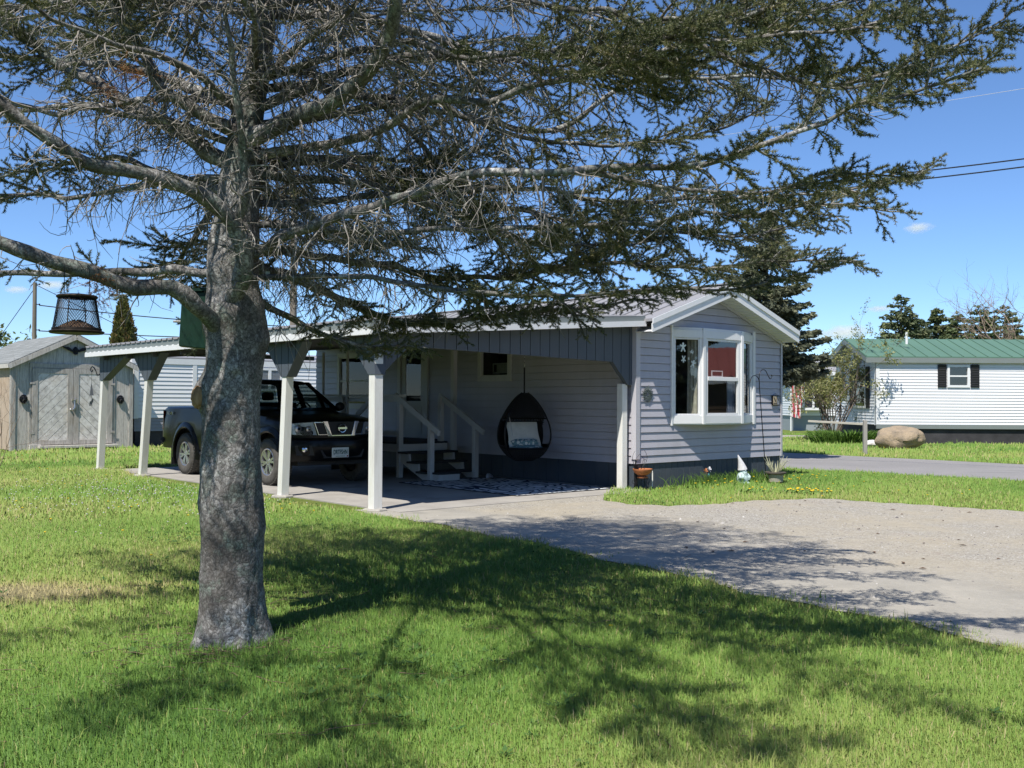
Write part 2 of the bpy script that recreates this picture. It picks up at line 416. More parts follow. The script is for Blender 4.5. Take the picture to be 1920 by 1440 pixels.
# ------------------------------------------------------------------ the house
WID=4.15; LEN=9.95; ZS=.42; ZE=2.72; ZR=3.42
def siding(mb,P,a0,a1,z0,z1,c=.127,d=.014,opens=(),lim=None):
    """lapped boards: each leans out to its lower edge and tucks into a slot under the board above"""
    z=z0; sl_=.010; sd_=.016
    def off(zz):
        q=zz-z
        if q>c-sl_-1e-6: return -sd_
        return d*(1-q/(c-sl_))+.001
    while z<z1-1e-4:
        zt=min(z+c,z1); br={z,zt}
        zk=z+c-sl_
        if zk<zt: br.add(zk)
        for o in opens:
            for q in (o[2],o[3]):
                if z<q<zt: br.add(q)
        br=sorted(br)
        for za,zb in zip(br,br[1:]):
            slot=(za>=zk-1e-6)
            oa=-sd_ if slot else off(za); ob=-sd_ if slot else d*(1-(zb-z)/(c-sl_))+.001
            la,ha=lim(za) if lim else (a0,a1); lb,hb=lim(zb) if lim else (a0,a1)
            cuts=sorted([(o[0],o[1]) for o in opens if o[2]<(za+zb)/2<o[3]])
            segs=[]; pa=la; pb=lb
            for c0,c1 in cuts:
                segs.append((pa,pb,c0,c0)); pa=pb=c1
            segs.append((pa,pb,ha,hb))
            for qa,qb,ra,rb in segs:
                if ra-qa<1e-3 and rb-qb<1e-3: continue
                mb.quad(P(qa,oa,za),P(ra,oa,za),P(rb,ob,zb),P(qb,ob,zb))
                if za==z: mb.quad(P(qa,-sd_,za),P(ra,-sd_,za),P(ra,oa,za),P(qa,oa,za))
                if slot: mb.quad(P(qa,.001,za),P(ra,.001,za),P(ra,-sd_,za),P(qa,-sd_,za))
        z=zt
house=house_thing('mobile_home','long lilac grey vinyl sided home with a white bay window in its gable end','house')
PG=lambda a,o,z:(a,-o,z)               # gable wall, faces -v
PS=lambda a,o,z:(-o,a,z)               # side wall, faces -u
BAY=(.89,3.24,1.06,2.70)
def glim(z):
    if z<=ZE: return (0,WID)
    q=(z-ZE)/(ZR-.1-ZE)*(WID/2); return (min(q,WID/2-.01),max(WID-q,WID/2+.01))
m=MB(); siding(m,PG,0,WID,ZS,ZR-.12,opens=[BAY],lim=glim)
m.build('gable_wall',M['siding'],house)
SW=[(3.06,3.94,1.84,2.46),(5.62,6.56,.60,2.62),(7.6,8.95,1.28,2.45)]
m=MB(); siding(m,PS,0,LEN,ZS,ZE+.02,opens=SW)
m.build('side_wall',M['siding'],house)
m=MB(); siding(m,lambda a,o,z:(a,LEN+o,z),0,WID,ZS,ZR-.12,lim=glim); siding(m,lambda a,o,z:(WID+o,a,z),0,LEN,ZS,ZE)
m.build('rear_wall',M['siding'],house)
# inside: floor, partition and dark lining so that the rooms read as rooms
m=MB(); m.box(.06,.10,.5,WID-.06,LEN-.06,.56); m.box(.06,.06,2.73,WID-.06,LEN-.06,2.76); m.box(.06,3.9,.56,WID-.06,3.96,2.73)
for o in ((.05,.06,.06),):
    m.quad((WID-.05,.06,.56),(WID-.05,LEN-.06,.56),(WID-.05,LEN-.06,2.73),(WID-.05,.06,2.73))
m.build('room_lining',simple('room_lining',(.10,.09,.08),.9,0,.2,2),house)
# skirting, board grooves
def groove_panel(mb,P,a0,a1,z0,z1,pitch=.155,t=.02,gap=.012,ztop=None):
    a=a0
    while a<a1-1e-3:
        b=min(a+pitch,a1)
        zt=(lambda q: z1) if ztop is None else ztop
        mb.add([P(a+gap/2,t,z0),P(b-gap/2,t,z0),P(b-gap/2,t,zt(b)),P(a+gap/2,t,zt(a)),
                P(a,t-.012,z0),P(b,t-.012,z0),P(b,t-.012,zt(b)),P(a,t-.012,zt(a))],
               [(0,1,2,3),(4,0,3,7),(1,5,6,2),(3,2,6,7),(4,5,1,0)])
        a=b
m=MB(); groove_panel(m,lambda a,o,z:(a,-o+.03,z),0,WID,-.05,ZS+.01); m.build('gable_skirting',M['skirt'],house)
m=MB(); groove_panel(m,lambda a,o,z:(-o+.03,a,z),0,LEN,-.05,ZS+.01,pitch=.3); m.box(0.03,LEN-.03,-.05,WID-.02,LEN-.01,ZS); m.box(WID-.03,.05,-.05,WID-.01,LEN-.05,ZS)
m.build('side_skirting',M['skirt'],house)
# corner posts
for (u,v) in ((0,0),(WID,0)):
    m=MB(); q=.075
    if u==0:
        m.box(-.028,-.03,ZS+.07,q,-.016,ZE); m.box(-.03,-.03,ZS+.07,-.016,q,ZE)
    else:
        m.box(WID-q*.35,-.03,ZS-.01,WID+.028,-.016,ZE); m.box(WID+.016,-.03,ZS-.01,WID+.03,q,ZE)
    m.build('corner_trim',M['siding_trim'],house,bevel=.004)
# roof
OV=.36; EO=.03; TH=.045
sl=(ZR-ZE)/(WID/2)
def roof_z(u): return ZR+.06-abs(u-WID/2)*sl
m=MB()
for sgn in (-1,1):
    ue=WID/2+sgn*(WID/2+EO)
    n=34
    for i in range(n):
        v0=-OV+(LEN+.3+OV)*i/n; v1=-OV+(LEN+.3+OV)*(i+1)/n-.012
        a=(WID/2,v0,ZR+.06); b=(ue,v0,roof_z(ue)); c=(ue,v1,roof_z(ue)); d_=(WID/2,v1,ZR+.06)
        lo=lambda p:(p[0],p[1],p[2]-TH)
        m.add([a,b,c,d_,lo(a),lo(b),lo(c),lo(d_)],[(0,1,2,3),(7,6,5,4),(0,4,5,1),(1,5,6,2),(2,6,7,3),(3,7,4,0)])
        m.beam((WID/2,v1+.006,ZR+.066),(ue,v1+.006,roof_z(ue)+.006),.014,.03)
    
m.beam((WID/2,-OV-.01,ZR+.075),(WID/2,LEN+.3,ZR+.075),.16,.02)
m.build('roof',M['roof_white'],house)
# gable fascia and soffit
m=MB()
for sgn in (-1,1):
    ue=WID/2+sgn*(WID/2+EO+.01)
    for zz0,zz1,off in ((-.20,-.06,0.0),(-.065,.02,-.018)):
        a=(WID/2,-OV+off,ZR+.04+zz0); b=(ue,-OV+off,roof_z(ue)-.02+zz0); c=(ue,-OV+off,roof_z(ue)-.02+zz1); d_=(WID/2,-OV+off,ZR+.04+zz1)
        f=lambda p:(p[0],p[1]-.02,p[2])
        P8=[a,b,c,d_,f(a),f(b),f(c),f(d_)]
        m.add(P8,[(0,1,2,3),(7,6,5,4),(0,4,5,1),(1,5,6,2),(2,6,7,3),(3,7,4,0)])
m.build('gable_fascia',M['white_vinyl'],house)
m=MB()
for sgn in (-1,1):
    ue=WID/2+sgn*(WID/2+EO)
    n=20
    for i in range(n):
        a=WID/2+(ue-WID/2)*i/n; b=WID/2+(ue-WID/2)*((i+1)/n)
        za=roof_z(a)-.20; zb=roof_z(b)-.20
        m.quad((a,-OV,za),(b,-OV,zb),(b,0,zb),(a,0,za))
        m.beam((b,-OV,zb-.004),(b,0,zb-.004),.006,.01)
m.build('soffit',M['white_vinyl'],house)
m=MB()
for sgn in (-1,1):
    ue=WID/2+sgn*WID/2
    m.beam((WID/2,-.025,roof_z(WID/2)-.225),(ue,-.025,roof_z(ue)-.225),.02,.05)
m.build('gable_trim',M['siding_trim'],house)

# --- windows
def frame_rect(mb,P,a0,a1,z0,z1,w=.06,t0=0,t1=.04,sill=0):
    for x0,x1,y0,y1 in ((a0,a1,z1-w,z1),(a0,a1,z0,z0+w+sill),(a0,a0+w,z0+w+sill,z1-w),(a1-w,a1,z0+w+sill,z1-w)):
        mb.add([P(x0,t0,y0),P(x1,t0,y0),P(x1,t0,y1),P(x0,t0,y1),P(x0,t1,y0),P(x1,t1,y0),P(x1,t1,y1),P(x0,t1,y1)],
               [(3,2,1,0),(4,5,6,7),(0,1,5,4),(1,2,6,5),(2,3,7,6),(3,0,4,7)])
def pane(mb,P,a0,a1,z0,z1,t): mb.quad(P(a0,t,z0),P(a1,t,z0),P(a1,t,z1),P(a0,t,z1))
BD=.22
b0=(BAY[0],0.); b1=(1.50,-BD); b2=(2.60,-BD); b3=(BAY[1],0.)
bw=MB(); z0,z1=BAY[2],BAY[3]
# head and seat of the bay
for za,zb in ((z0-.02,z0+.03),(z1-.05,z1)):
    bw.prism([(b0[0],.02),b1,b2,(b3[0],.02)],lambda a,b,t:(a,b,t),za,zb)
# flat casing on the wall
for x0,x1 in ((BAY[0]-.02,BAY[0]+.02),(BAY[1]-.02,BAY[1]+.05)): bw.box(x0,-.035,z0-.03,x1,.0,z1+.03)
bay=bw.build('bay_window',M['white_vinyl'],house,bevel=.003)
def seg(p,q):
    p=Vector((*p,0));q=Vector((*q,0)); t=(q-p); ln=t.length; t.normalize(); nn=Vector((t.y,-t.x,0))
    return (lambda a,o,z: tuple(p+t*a+nn*o+Vector((0,0,z)))), ln
for k,(p,q) in enumerate(((b0,b1),(b1,b2),(b2,b3))):
    P,ln=seg(p,q)
    f=MB()
    frame_rect(f,P,0.005,ln-.005,z0+.03,z1-.05,.075 if k!=1 else .085,-.05,.0)
    # broad head and foot boards
    f.add([P(0,.0,z1-.175),P(ln,.0,z1-.175),P(ln,.012,z1-.175),P(0,.012,z1-.175),P(0,0,z1-.04),P(ln,0,z1-.04),P(ln,.012,z1-.04),P(0,.012,z1-.04)],[(0,1,2,3),(7,6,5,4),(3,2,6,7),(0,3,7,4),(1,5,6,2)])
    f.add([P(0,.0,z0+.0),P(ln,.0,z0+.0),P(ln,.012,z0+.0),P(0,.012,z0+.0),P(0,0,z0+.14),P(ln,0,z0+.14),P(ln,.012,z0+.14),P(0,.012,z0+.14)],[(0,1,2,3),(7,6,5,4),(3,2,6,7),(0,3,7,4),(1,5,6,2)])
    if k==1:
        frame_rect(f,P,.085,ln-.085,z0+.14,z1-.175,.04,-.04,-.005)
        f.add([P(.12,-.045,1.80),P(ln-.12,-.045,1.80),P(ln-.12,.006,1.80),P(.12,.006,1.80),P(.12,-.045,1.87),P(ln-.12,-.045,1.87),P(ln-.12,.006,1.87),P(.12,.006,1.87)],[(3,2,1,0),(4,5,6,7),(0,1,5,4),(1,2,6,5),(2,3,7,6),(3,0,4,7)])
    else:
        frame_rect(f,P,.07,ln-.07,z0+.14,z1-.175,.03,-.04,-.01)
    f.build('window_frame',M['white_vinyl'],bay,bevel=.003)
    gl=MB(); pane(gl,P,.08,ln-.08,z0+.14,z1-.175,-.025); gl.build('pane',M['glass'],bay)
# mullion posts of the bay
for c in (b1,b2):
    mm=MB(); mm.box(c[0]-.035,c[1]-.02,z0-.01,c[0]+.035,c[1]+.03,z1-.01); mm.build('mullion',M['white_vinyl'],bay,bevel=.004)
# stickers on the left pane, flat cut shapes on the glass
P,ln=seg(b0,b1)
def gingerbread(mb,cx,cz,s,rot=0,t=-.02):
    pts=[]
    for k in range(20):
        a=2*math.pi*k/20+rot; rr=s*(.62+.38*max(0,math.cos(2.5*(a-rot)-math.pi*.25))**2 if k%4 else .95)
        pts.append((cx+math.sin(a)*rr,cz+math.cos(a)*rr))
    n=len(pts); mb.add([P(a,t,b) for a,b in pts],[tuple(range(n))])
def figure(mb,cx,cz,s,t=-.02,lean=0):
    o=[(-.12,.35),(-.2,.55),(-.12,.8),(.12,.8),(.2,.55),(.12,.35),(.55,.5),(.62,.3),(.2,.0),(.5,-.7),(.25,-.78),(0,-.25),(-.25,-.78),(-.5,-.7),(-.2,0),(-.62,.3),(-.55,.5)]
    c,s_=math.cos(lean),math.sin(lean)
    mb.add([P(cx+s*(a*c-b*s_),t,cz+s*(a*s_+b*c)) for a,b in o],[tuple(range(len(o)-1,-1,-1))])
st=MB(); figure(st,.25,2.36,.10); figure(st,.26,2.16,.075,lean=3.1); figure(st,.42,2.28,.05,lean=1.2); figure(st,.36,2.17,.03); figure(st,.45,2.08,.085,lean=-.3)
st.build('window_sticker',simple('pale_sticker',(.62,.66,.6),.6),bay)
# curtains inside the bay: pleated cloth
def pleats(mb,p,q,zb,zt,amp=.02,n=40,waves=9):
    p=Vector(p);q=Vector(q); t=(q-p); nn=Vector((t.y,-t.x,0)).normalized(); rows=[]
    for z in (zb,(zb+zt)/2,zt):
        rows.append([tuple(p+t*(i/n)+nn*(amp*math.sin(i/n*waves*6.283+z)*(1.2 if z==zb else .8))+Vector((0,0,z))) for i in range(n+1)])
    mb.loft(rows)
cu_=MB(); pleats(cu_,(2.28,-BD+.1,0),(2.55,-BD+.12,0),z0+.1,1.84,.018,30,5)
cu_.build('curtain',simple('blue_grey_curtain',(.20,.24,.32),.8,0,.15,20),bay,smooth=True)
cu_=MB(); pleats(cu_,(1.42,-.12,0),(1.46,.12,0),z0+.05,z1-.1,.02,20,3)
cu_.build('curtain',simple('cream_curtain',(.62,.57,.45),.8,0,.15,20),bay,smooth=True)
# framed card standing on the middle rail inside, seen as a pale rim
fr=MB(); frame_rect(fr,lambda a,o,z:(a,-BD+.07-o,z),1.80,2.12,1.87,1.98,.018,0,.012); fr.build('picture_frame',M['white_vinyl'],bay)

# --- the small square window on the side wall
def side_window(name,a0,a1,z0,z1,rail=None,w=.075):
    f=MB(); frame_rect(f,PS,a0-.04,a1+.04,z0-.04,z1+.04,w+.02,.0,.035); frame_rect(f,PS,a0+.05,a1-.05,z0+.05,z1-.05,.03,-.02,.02)
    if rail: f.box(-.02,a0+.05,rail-.02,.02,a1-.05,rail+.02)
    o=f.build(name,M['porch_white'],house,bevel=.003)
    gq=MB(); pane(gq,PS,a0+.07,a1-.07,z0+.07,z1-.07,-.005); gq.build('pane',M['dim_glass'],o)
    bq=MB(); bq.box(.45,a0-.5,z0-.3,.47,a1+.5,z1+.2); bq.build('room_shade_sheet',M['dark'],o)  # dark sheet close behind the glass stands in for the unlit room
    return o
w1=side_window('window',*SW[0])
c=MB(); frame_rect(c,lambda a,o,z:(.12-o,a,z),3.25,3.70,1.95,2.15,.03,0,.01); c.box(.14,3.32,1.98,.15,3.62,2.12); c.build('picture_frame',simple('pale_card',(.5,.5,.48),.7),w1)
w2=side_window('window',*SW[2],rail=1.86)
# --- house door with a glazed upper half and storm door panel
a0,a1,z0_,z1_=SW[1]
dm=MB(); dm.box(-.012,a0+.06,z0_+.02,.03,a1-.06,1.42)
dm.box(-.012,a0+.06,2.48,.03,a1-.06,z1_-.04); dm.box(-.012,a0+.06,1.42,.03,a0+.2,2.48); dm.box(-.012,a1-.2,1.42,.03,a1-.06,2.48)
frame_rect(dm,PS,a0+.17,a1-.17,z0_+.14,1.30,.02,.01,.022)
door=dm.build('door',M['porch_white'],house,bevel=.003)
f=MB(); frame_rect(f,PS,a0-.06,a1+.06,z0_-.03,z1_+.03,.11,-.01,.04); f.build('door_frame',M['porch_white'],door,bevel=.003)
gq=MB(); pane(gq,PS,a0+.19,a1-.19,1.41,2.49,0); gq.build('pane',M['dim_glass'],door)
bq=MB(); bq.box(.45,a0-.5,.6,.47,a1+.5,2.7); bq.build('room_shade_sheet',M['dark'],door)  # near black sheet put in for the room's shade behind the door
hd=MB(); hd.tube([(-.02,a0+.13,1.52),(-.06,a0+.13,1.52),(-.06,a0+.14,1.46)],.011,8); hd.build('handle',M['chrome'],door,smooth=True)
# sunburst ornament on the gable siding
# ------------------------------------------------------------------ the carport
CU=-5.03; PZ=1.79
cp=house_thing('carport','attached carport of white posts with slate gusset brackets under a low white edged roof','carport')
posts=[(CU,9.87,-.2),(CU,7.70,.35),(CU,2.46,.0),(CU,.06,.0)]
m_=M['white']
lean={9.87:(.0,-.22),7.70:(.0,-.30),2.46:(0,-.14),.06:(0,0)}
for i,(u,v,_) in enumerate(posts):
    p=MB(); du,dv=lean[v]
    h=.062 if v!=.06 else .066
    vs=[]
    for z,k in ((0.02,0),(PZ+.25,1)):
        cx=u+du*k; cy=v+dv*k
        for a,b in ((-1,-1),(1,-1),(1,1),(-1,1)): vs.append((cx+a*h,cy+b*h,z))
    p.add(vs,[(3,2,1,0),(4,5,6,7),(0,1,5,4),(1,2,6,5),(2,3,7,6),(3,0,4,7)])
    p.build('post',m_,cp,bevel=.005)
    f=MB(); f.lathe([(.0,-.1),(.17,-.1),(.165,.02),(.15,.035),(0,.037)],7,(u,v,0)); f.build('footing',M['cement'],cp)
p=MB(); p.box(-.215,.10,0.0,-.095,.22,1.72); p.build('post',m_,cp,bevel=.005)
for v in (3.2,6.6,9.7):
    pass
# gussets on the low side: boarded both faces, trapezoid outlines
def roofz(u): return 2.36+(ZE+.06-2.36)*(u+5.25)/5.25      # underside line of the carport roof at u
def gusset(v0,v1,vb0,vb1,zt,zb,name='bracket'):
    g_=MB(); T=.062
    pts=[(vb0,zb),(vb1,zb),(v1,zt),(v0,zt)]
    g_.prism(pts,lambda a,b,t:(CU+t,a,b),-T-.012,T+.03)
    # board joints as thin raised battens are cut here as separate boards
    o=g_.build(name,M['slate'],cp,bevel=.003)
    j=MB(); a=v0+.2
    while a<v1-.05:
        # lowest z of the outline at a
        if a<vb0: z=zt+(zb-zt)*(a-v0)/max(1e-3,vb0-v0)
        elif a>vb1: z=zt+(zb-zt)*(v1-a)/max(1e-3,v1-vb1)
        else: z=zb
        j=MB(); j.box(CU-T-.0145,a-.004,z+.01,CU-T-.0115,a+.004,zt-.005); j.build('board_joint',M['dark'],o)
        a+=.2
gusset(8.35,9.76,9.60,9.76,2.27,1.80)
gusset(6.75,8.06,7.33,7.49,2.27,1.78)
gusset(1.80,2.92,2.25,2.42,2.27,1.77)
gusset(0.03,.62,-.02,.13,2.27,1.77)
# front panel: level bottom with raked ends, boards with grooves, top follows the roof
FV=.10
fp=MB()
def fbot(u):
    pts=[(-5.09,1.77),(-4.95,1.77),(-4.50,2.16),(-.50,2.07),(-.13,1.70),(-.02,1.70)]
    for (a,za),(b,zb) in zip(pts,pts[1:]):
        if a<=u<=b: return za+(zb-za)*(u-a)/(b-a)
    return 1.70
brk=sorted(set([-5.09,-4.95,-4.50,-.50,-.13,-.02]+[round(-4.9+.2*i,3) for i in range(25)]))
for a,b in zip(brk,brk[1:]):
    g0=.006 if abs((a+4.9)/.2-round((a+4.9)/.2))<.01 else 0
    g1=.006 if abs((b+4.9)/.2-round((b+4.9)/.2))<.01 else 0
    A=[(a+g0,fbot(a+1e-6)),(b-g1,fbot(b-1e-6)),(b-g1,roofz(b)),(a+g0,roofz(a))]
    fp.prism(A,lambda x,z,t:(x,t,z),FV-.045,FV+.04)
fp.build('front_panel',M['slate'],cp)
fb=MB()
for a,b in zip(brk,brk[1:]):
    fb.prism([(a,fbot(a+1e-6)+.012),(b,fbot(b-1e-6)+.012),(b,roofz(b)),(a,roofz(a))],lambda x,z,t:(x,t,z),FV-.03,FV-.02)
fb.build('panel_backing',M['dark'],cp)
# roof: ribbed sheet, dark ceiling, fascia along the low edge and the front edge
UE=-5.25; VF=-.20; VB=10.08
rt=lambda u: 2.47+(ZE+.10-2.47)*(u-UE)/(-UE)
rm=MB(); n=44; rows=[]
vv=[]; 
for i in range(n):
    v0=VF+(VB-VF)*i/n; d_=(VB-VF)/n
    vv+= [(v0,0),(v0+d_*.72,0),(v0+d_*.78,.028),(v0+d_*.94,.028)]
vv.append((VB,0))
rm.loft([[(u,v,rt(u)+h) for v,h in vv] for u in (UE-.03,-.02)])
rm.loft([[(u,v,rt(u)+h-.012) for v,h in vv] for u in (-.02,UE-.03)])
rm.loft([[(UE-.03,v,rt(UE-.03)+h) for v,h in vv],[(UE-.03,v,rt(UE-.03)+h-.012) for v,h in vv]])
rm.build('roof_sheet',M['roof_white'],cp)
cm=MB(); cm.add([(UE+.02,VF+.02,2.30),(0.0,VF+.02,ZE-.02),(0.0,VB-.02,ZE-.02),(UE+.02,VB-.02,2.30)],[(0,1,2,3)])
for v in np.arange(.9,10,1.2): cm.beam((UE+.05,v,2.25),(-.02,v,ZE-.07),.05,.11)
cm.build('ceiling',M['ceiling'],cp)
fm=MB()
fm.box(UE-.012,VF,2.36,UE+.02,VB,2.455)
fm.add([(UE-.02,VF+.001,2.36),(0,VF+.001,ZE+.02),(0,VF+.001,ZE+.10),(UE-.02,VF+.001,2.455),(UE-.02,VF+.03,2.36),(0,VF+.03,ZE+.02),(0,VF+.03,ZE+.10),(UE-.02,VF+.03,2.455)],[(0,1,2,3),(7,6,5,4),(0,4,5,1),(1,5,6,2),(2,6,7,3),(3,7,4,0)])
fm.box(UE-.012,VB-.03,2.36,0,VB,2.455)
fm.build('fascia',M['fascia_grey'],cp)
wm=MB(); wm.box(UE-.035,VF-.02,2.275,UE+.03,VB+.01,2.358)
wm.add([(UE-.03,VF-.022,2.275),(0,VF-.022,ZE-.07),(0,VF-.022,ZE+.018),(UE-.03,VF-.022,2.358),(UE-.03,VF+.03,2.275),(0,VF+.03,ZE-.07),(0,VF+.03,ZE+.018),(UE-.03,VF+.03,2.358)],[(0,1,2,3),(7,6,5,4),(0,4,5,1),(1,5,6,2),(2,6,7,3),(3,7,4,0)])
# drip teeth of the sheet ends over the white board
for i in range(n): 
    v0=VF+(VB-VF)*(i+.86)/n; wm.box(UE-.028,v0-.03,2.358,UE-.012,v0+.03,2.372)
wm.build('edge_board',M['white_vinyl'],cp)

# ------------------------------------------------------------------ the porch
pr=house_thing('porch','small dark decked porch with pale railings and open steps against the house side','porch')
PW=-1.62; PV0=4.30; PV1=8.6; PD=.66
m=MB()
v=PV0
while v<PV1: m.box(PW,v,PD-.035,(-.50 if v<5.1 else -.03),min(v+.138,PV1),PD); v+=.145
m.build('deck',M['tread'],pr)
m=MB(); m.box(PW,PV0+.02,PD-.18,PW+.035,PV1,PD-.036); m.box(PW,PV0,PD-.18,-.51,PV0+.035,PD-.036)
m.build('deck_skirt',M['porch_white'],pr,bevel=.003)
pp=[(PW+.02,PV0+.02,0,1.50),(PW+.02,6.25,0,1.50),(PW+.02,8.5,0,1.50),(-.62,4.36,PD,1.50)]
for u,v,za,zb in pp:
    m=MB(); m.box(u-.045,v-.045,za,u+.045,v+.045,zb); m.build('post',M['porch_white'],pr,bevel=.004)
m=MB(); m.box(-.46,4.18,.48,-.37,4.27,2.62); m.build('tall_post',M['porch_white'],pr,bevel=.004)
for v in (6.05,6.95):
    m=MB(); m.box(PW-.03,v-.02,.62,PW+.01,v+.02,2.40); m.build('tall_post',M['porch_white'],pr,bevel=.003)
m=MB(); m.box(PW-.06,PV0-.05,1.50,PW+.10,PV1,1.54); m.box(PW,PV0+.05,1.40,PW+.035,PV1,1.49); m.box(PW,PV0+.05,.78,PW+.035,PV1,.86)
m.build('handrail',M['porch_white'],pr,bevel=.003)
m=MB(); m.beam((PW+.02,6.2,.86),(PW+.02,5.3,1.42),.035,.10); m.beam((PW+.06,5.28,.84),(PW+.06,5.28,1.42),.05,.05); m.build('brace',M['porch_white'],pr,bevel=.003)
# steps descending towards the gable end: 4 risers
RI=PD/4.; GO=.275
steps=[(PV0-GO*(i),PD-RI*(i+1)) for i in range(3)]
for i in range(3):
    m=MB(); v1=PV0-.02-GO*i; z=PD-RI*(i+1)
    m.box(PW-.06,v1-GO-.03,z-.035,-.50,v1,z); m.build('tread',M['tread'],pr,bevel=.004)
m=MB(); m.box(PW+.02,PV0-GO*3-.32,.015,PW+.5,PV0-GO*3-.06,.13); m.build('bottom_block',M['porch_white'],pr,bevel=.004)
m=MB(); m.box(PW-.0,PV0-GO*3-.34,.131,PW+.52,PV0-GO*3-.05,.165); m.build('tread',M['tread'],pr,bevel=.004)
def stringer(u):
    pts=[(PV0,PD-.03)]
    for i in range(3):
        v1=PV0-.02-GO*i; z=PD-RI*(i+1)-.036
        pts+=[(v1-.02,z),(v1-GO,z)]
    pts+=[(PV0-GO*3-.1,.03),(PV0-GO*3+.12,.016),(PV0,PD-.34)]
    m=MB(); m.prism(pts,lambda a,b,t:(u+t,a,b),0,.038); m.build('stringer',M['porch_white'],pr,bevel=.002)
    m=MB(); m.box(u-.04,PV0-GO*3-.16,0.016,u+.05,PV0-GO*3-.07,1.02); m.build('post',M['porch_white'],pr,bevel=.004)
    m=MB(); m.beam((u-.015,PV0+.12,1.53),(u-.015,PV0-GO*3-.38,.86),.045,.10); m.build('handrail',M['porch_white'],pr,bevel=.003)
stringer(PW); stringer(-.60)
for i in range(3):
    for u in ():
        pass
# ------------------------------------------------------------------ pickup
tr=thing('pickup_truck','black crew cab pickup with alloy wheels parked under the carport','pickup',HW(-3.40,7.45,.016),YAW-math.pi/2)
FX=3.2
def arch(x):
    zb=.47
    for xw in (0,FX):
        d=abs(x-xw)
        if d<.50: zb=max(zb,.40+math.sqrt(.50**2-d*d))
    return zb
def ztop(x):
    P=[(-1.12,1.23),(-1.05,1.27),(.5,1.28),(2.35,1.25),(2.6,1.20),(3.2,1.155),(3.6,1.10),(3.85,1.04),(3.97,.97)]
    for (a,za),(b,zb) in zip(P,P[1:]):
        if x<=b: return za+(zb-za)*(x-a)/(b-a)
    return P[-1][1]
def yout(x):
    y=.915
    if x>3.3: y-=.10*((x-3.3)/.7)**2
    if x>3.66: y=min(y,.9*(max(0.,(3.93-x))/.27)**(1/2.6)+.06)
    if x<-.9: y-=.03*((-.9-x)/.2)**2
    return y
xs=[-1.12,-1.08,-1.0,-.8]+list(np.arange(-.52,.53,.052))+[.7,1.,1.4,1.8,2.2,2.45,2.6]+list(np.arange(FX-.52,FX+.53,.052))+[3.78,3.86,3.93,3.97]
xs=sorted(set(round(float(x),3) for x in xs))
secs=[]
for x in xs:
    y=yout(x); zb=arch(x); zt=ztop(x); zm=max(zb+.04,.80); zs=max(zm+.03,min(1.02,zt-.10))
    zs=min(zs,zt-.04)
    half=[(y-.10,zb-.01),(y-.015,zb),(y,zb+.02 if zb+.02<zm else zm-.01),(y+.008,zm),(y-.004,zs),(y-.035,zt-.035),(y-.075,zt-.006),(y*.55,zt+.014),(0,zt+.022)]
    sec=[(x,-a,b) for a,b in half]+[(x,a,b) for a,b in reversed(half[:-1])]
    secs.append(sec)
b=MB(); b.loft(secs); m0=len(secs[0])
b.f.append(tuple(range(m0-1,-1,-1))); b.f.append(tuple((len(secs)-1)*m0+j for j in range(m0)))
b.build('body',M['paint'],tr,smooth=True)
u_=MB(); u_.box(-1.0,-.70,.34,3.8,.70,.70); u_.box(-.62,-.78,.5,.62,.78,1.1); u_.box(FX-.6,-.76,.5,FX+.55,.76,.98); u_.build('underbody',M['black_plastic'],tr)
# fender flares
def flare(xw,sg):
    f=MB(); secs=[]
    for k in range(29):
        a=R(-12)+R(204)*k/28; c,s_=math.cos(a),math.sin(a)
        z0=.40
        def pt(r,y): return (xw+c*r,sg*y,max(z0+s_*r,.30))
        secs.append([pt(.475,.86),pt(.475,.935),pt(.50,.952),pt(.545,.945),pt(.59,.918),pt(.60,.88)])
    f.loft(secs,closed=True,cap=True); return f
for xw in (0,FX):
    for sg in (-1,1): flare(xw,sg).build('fender_flare',M['paint'],tr,smooth=True)
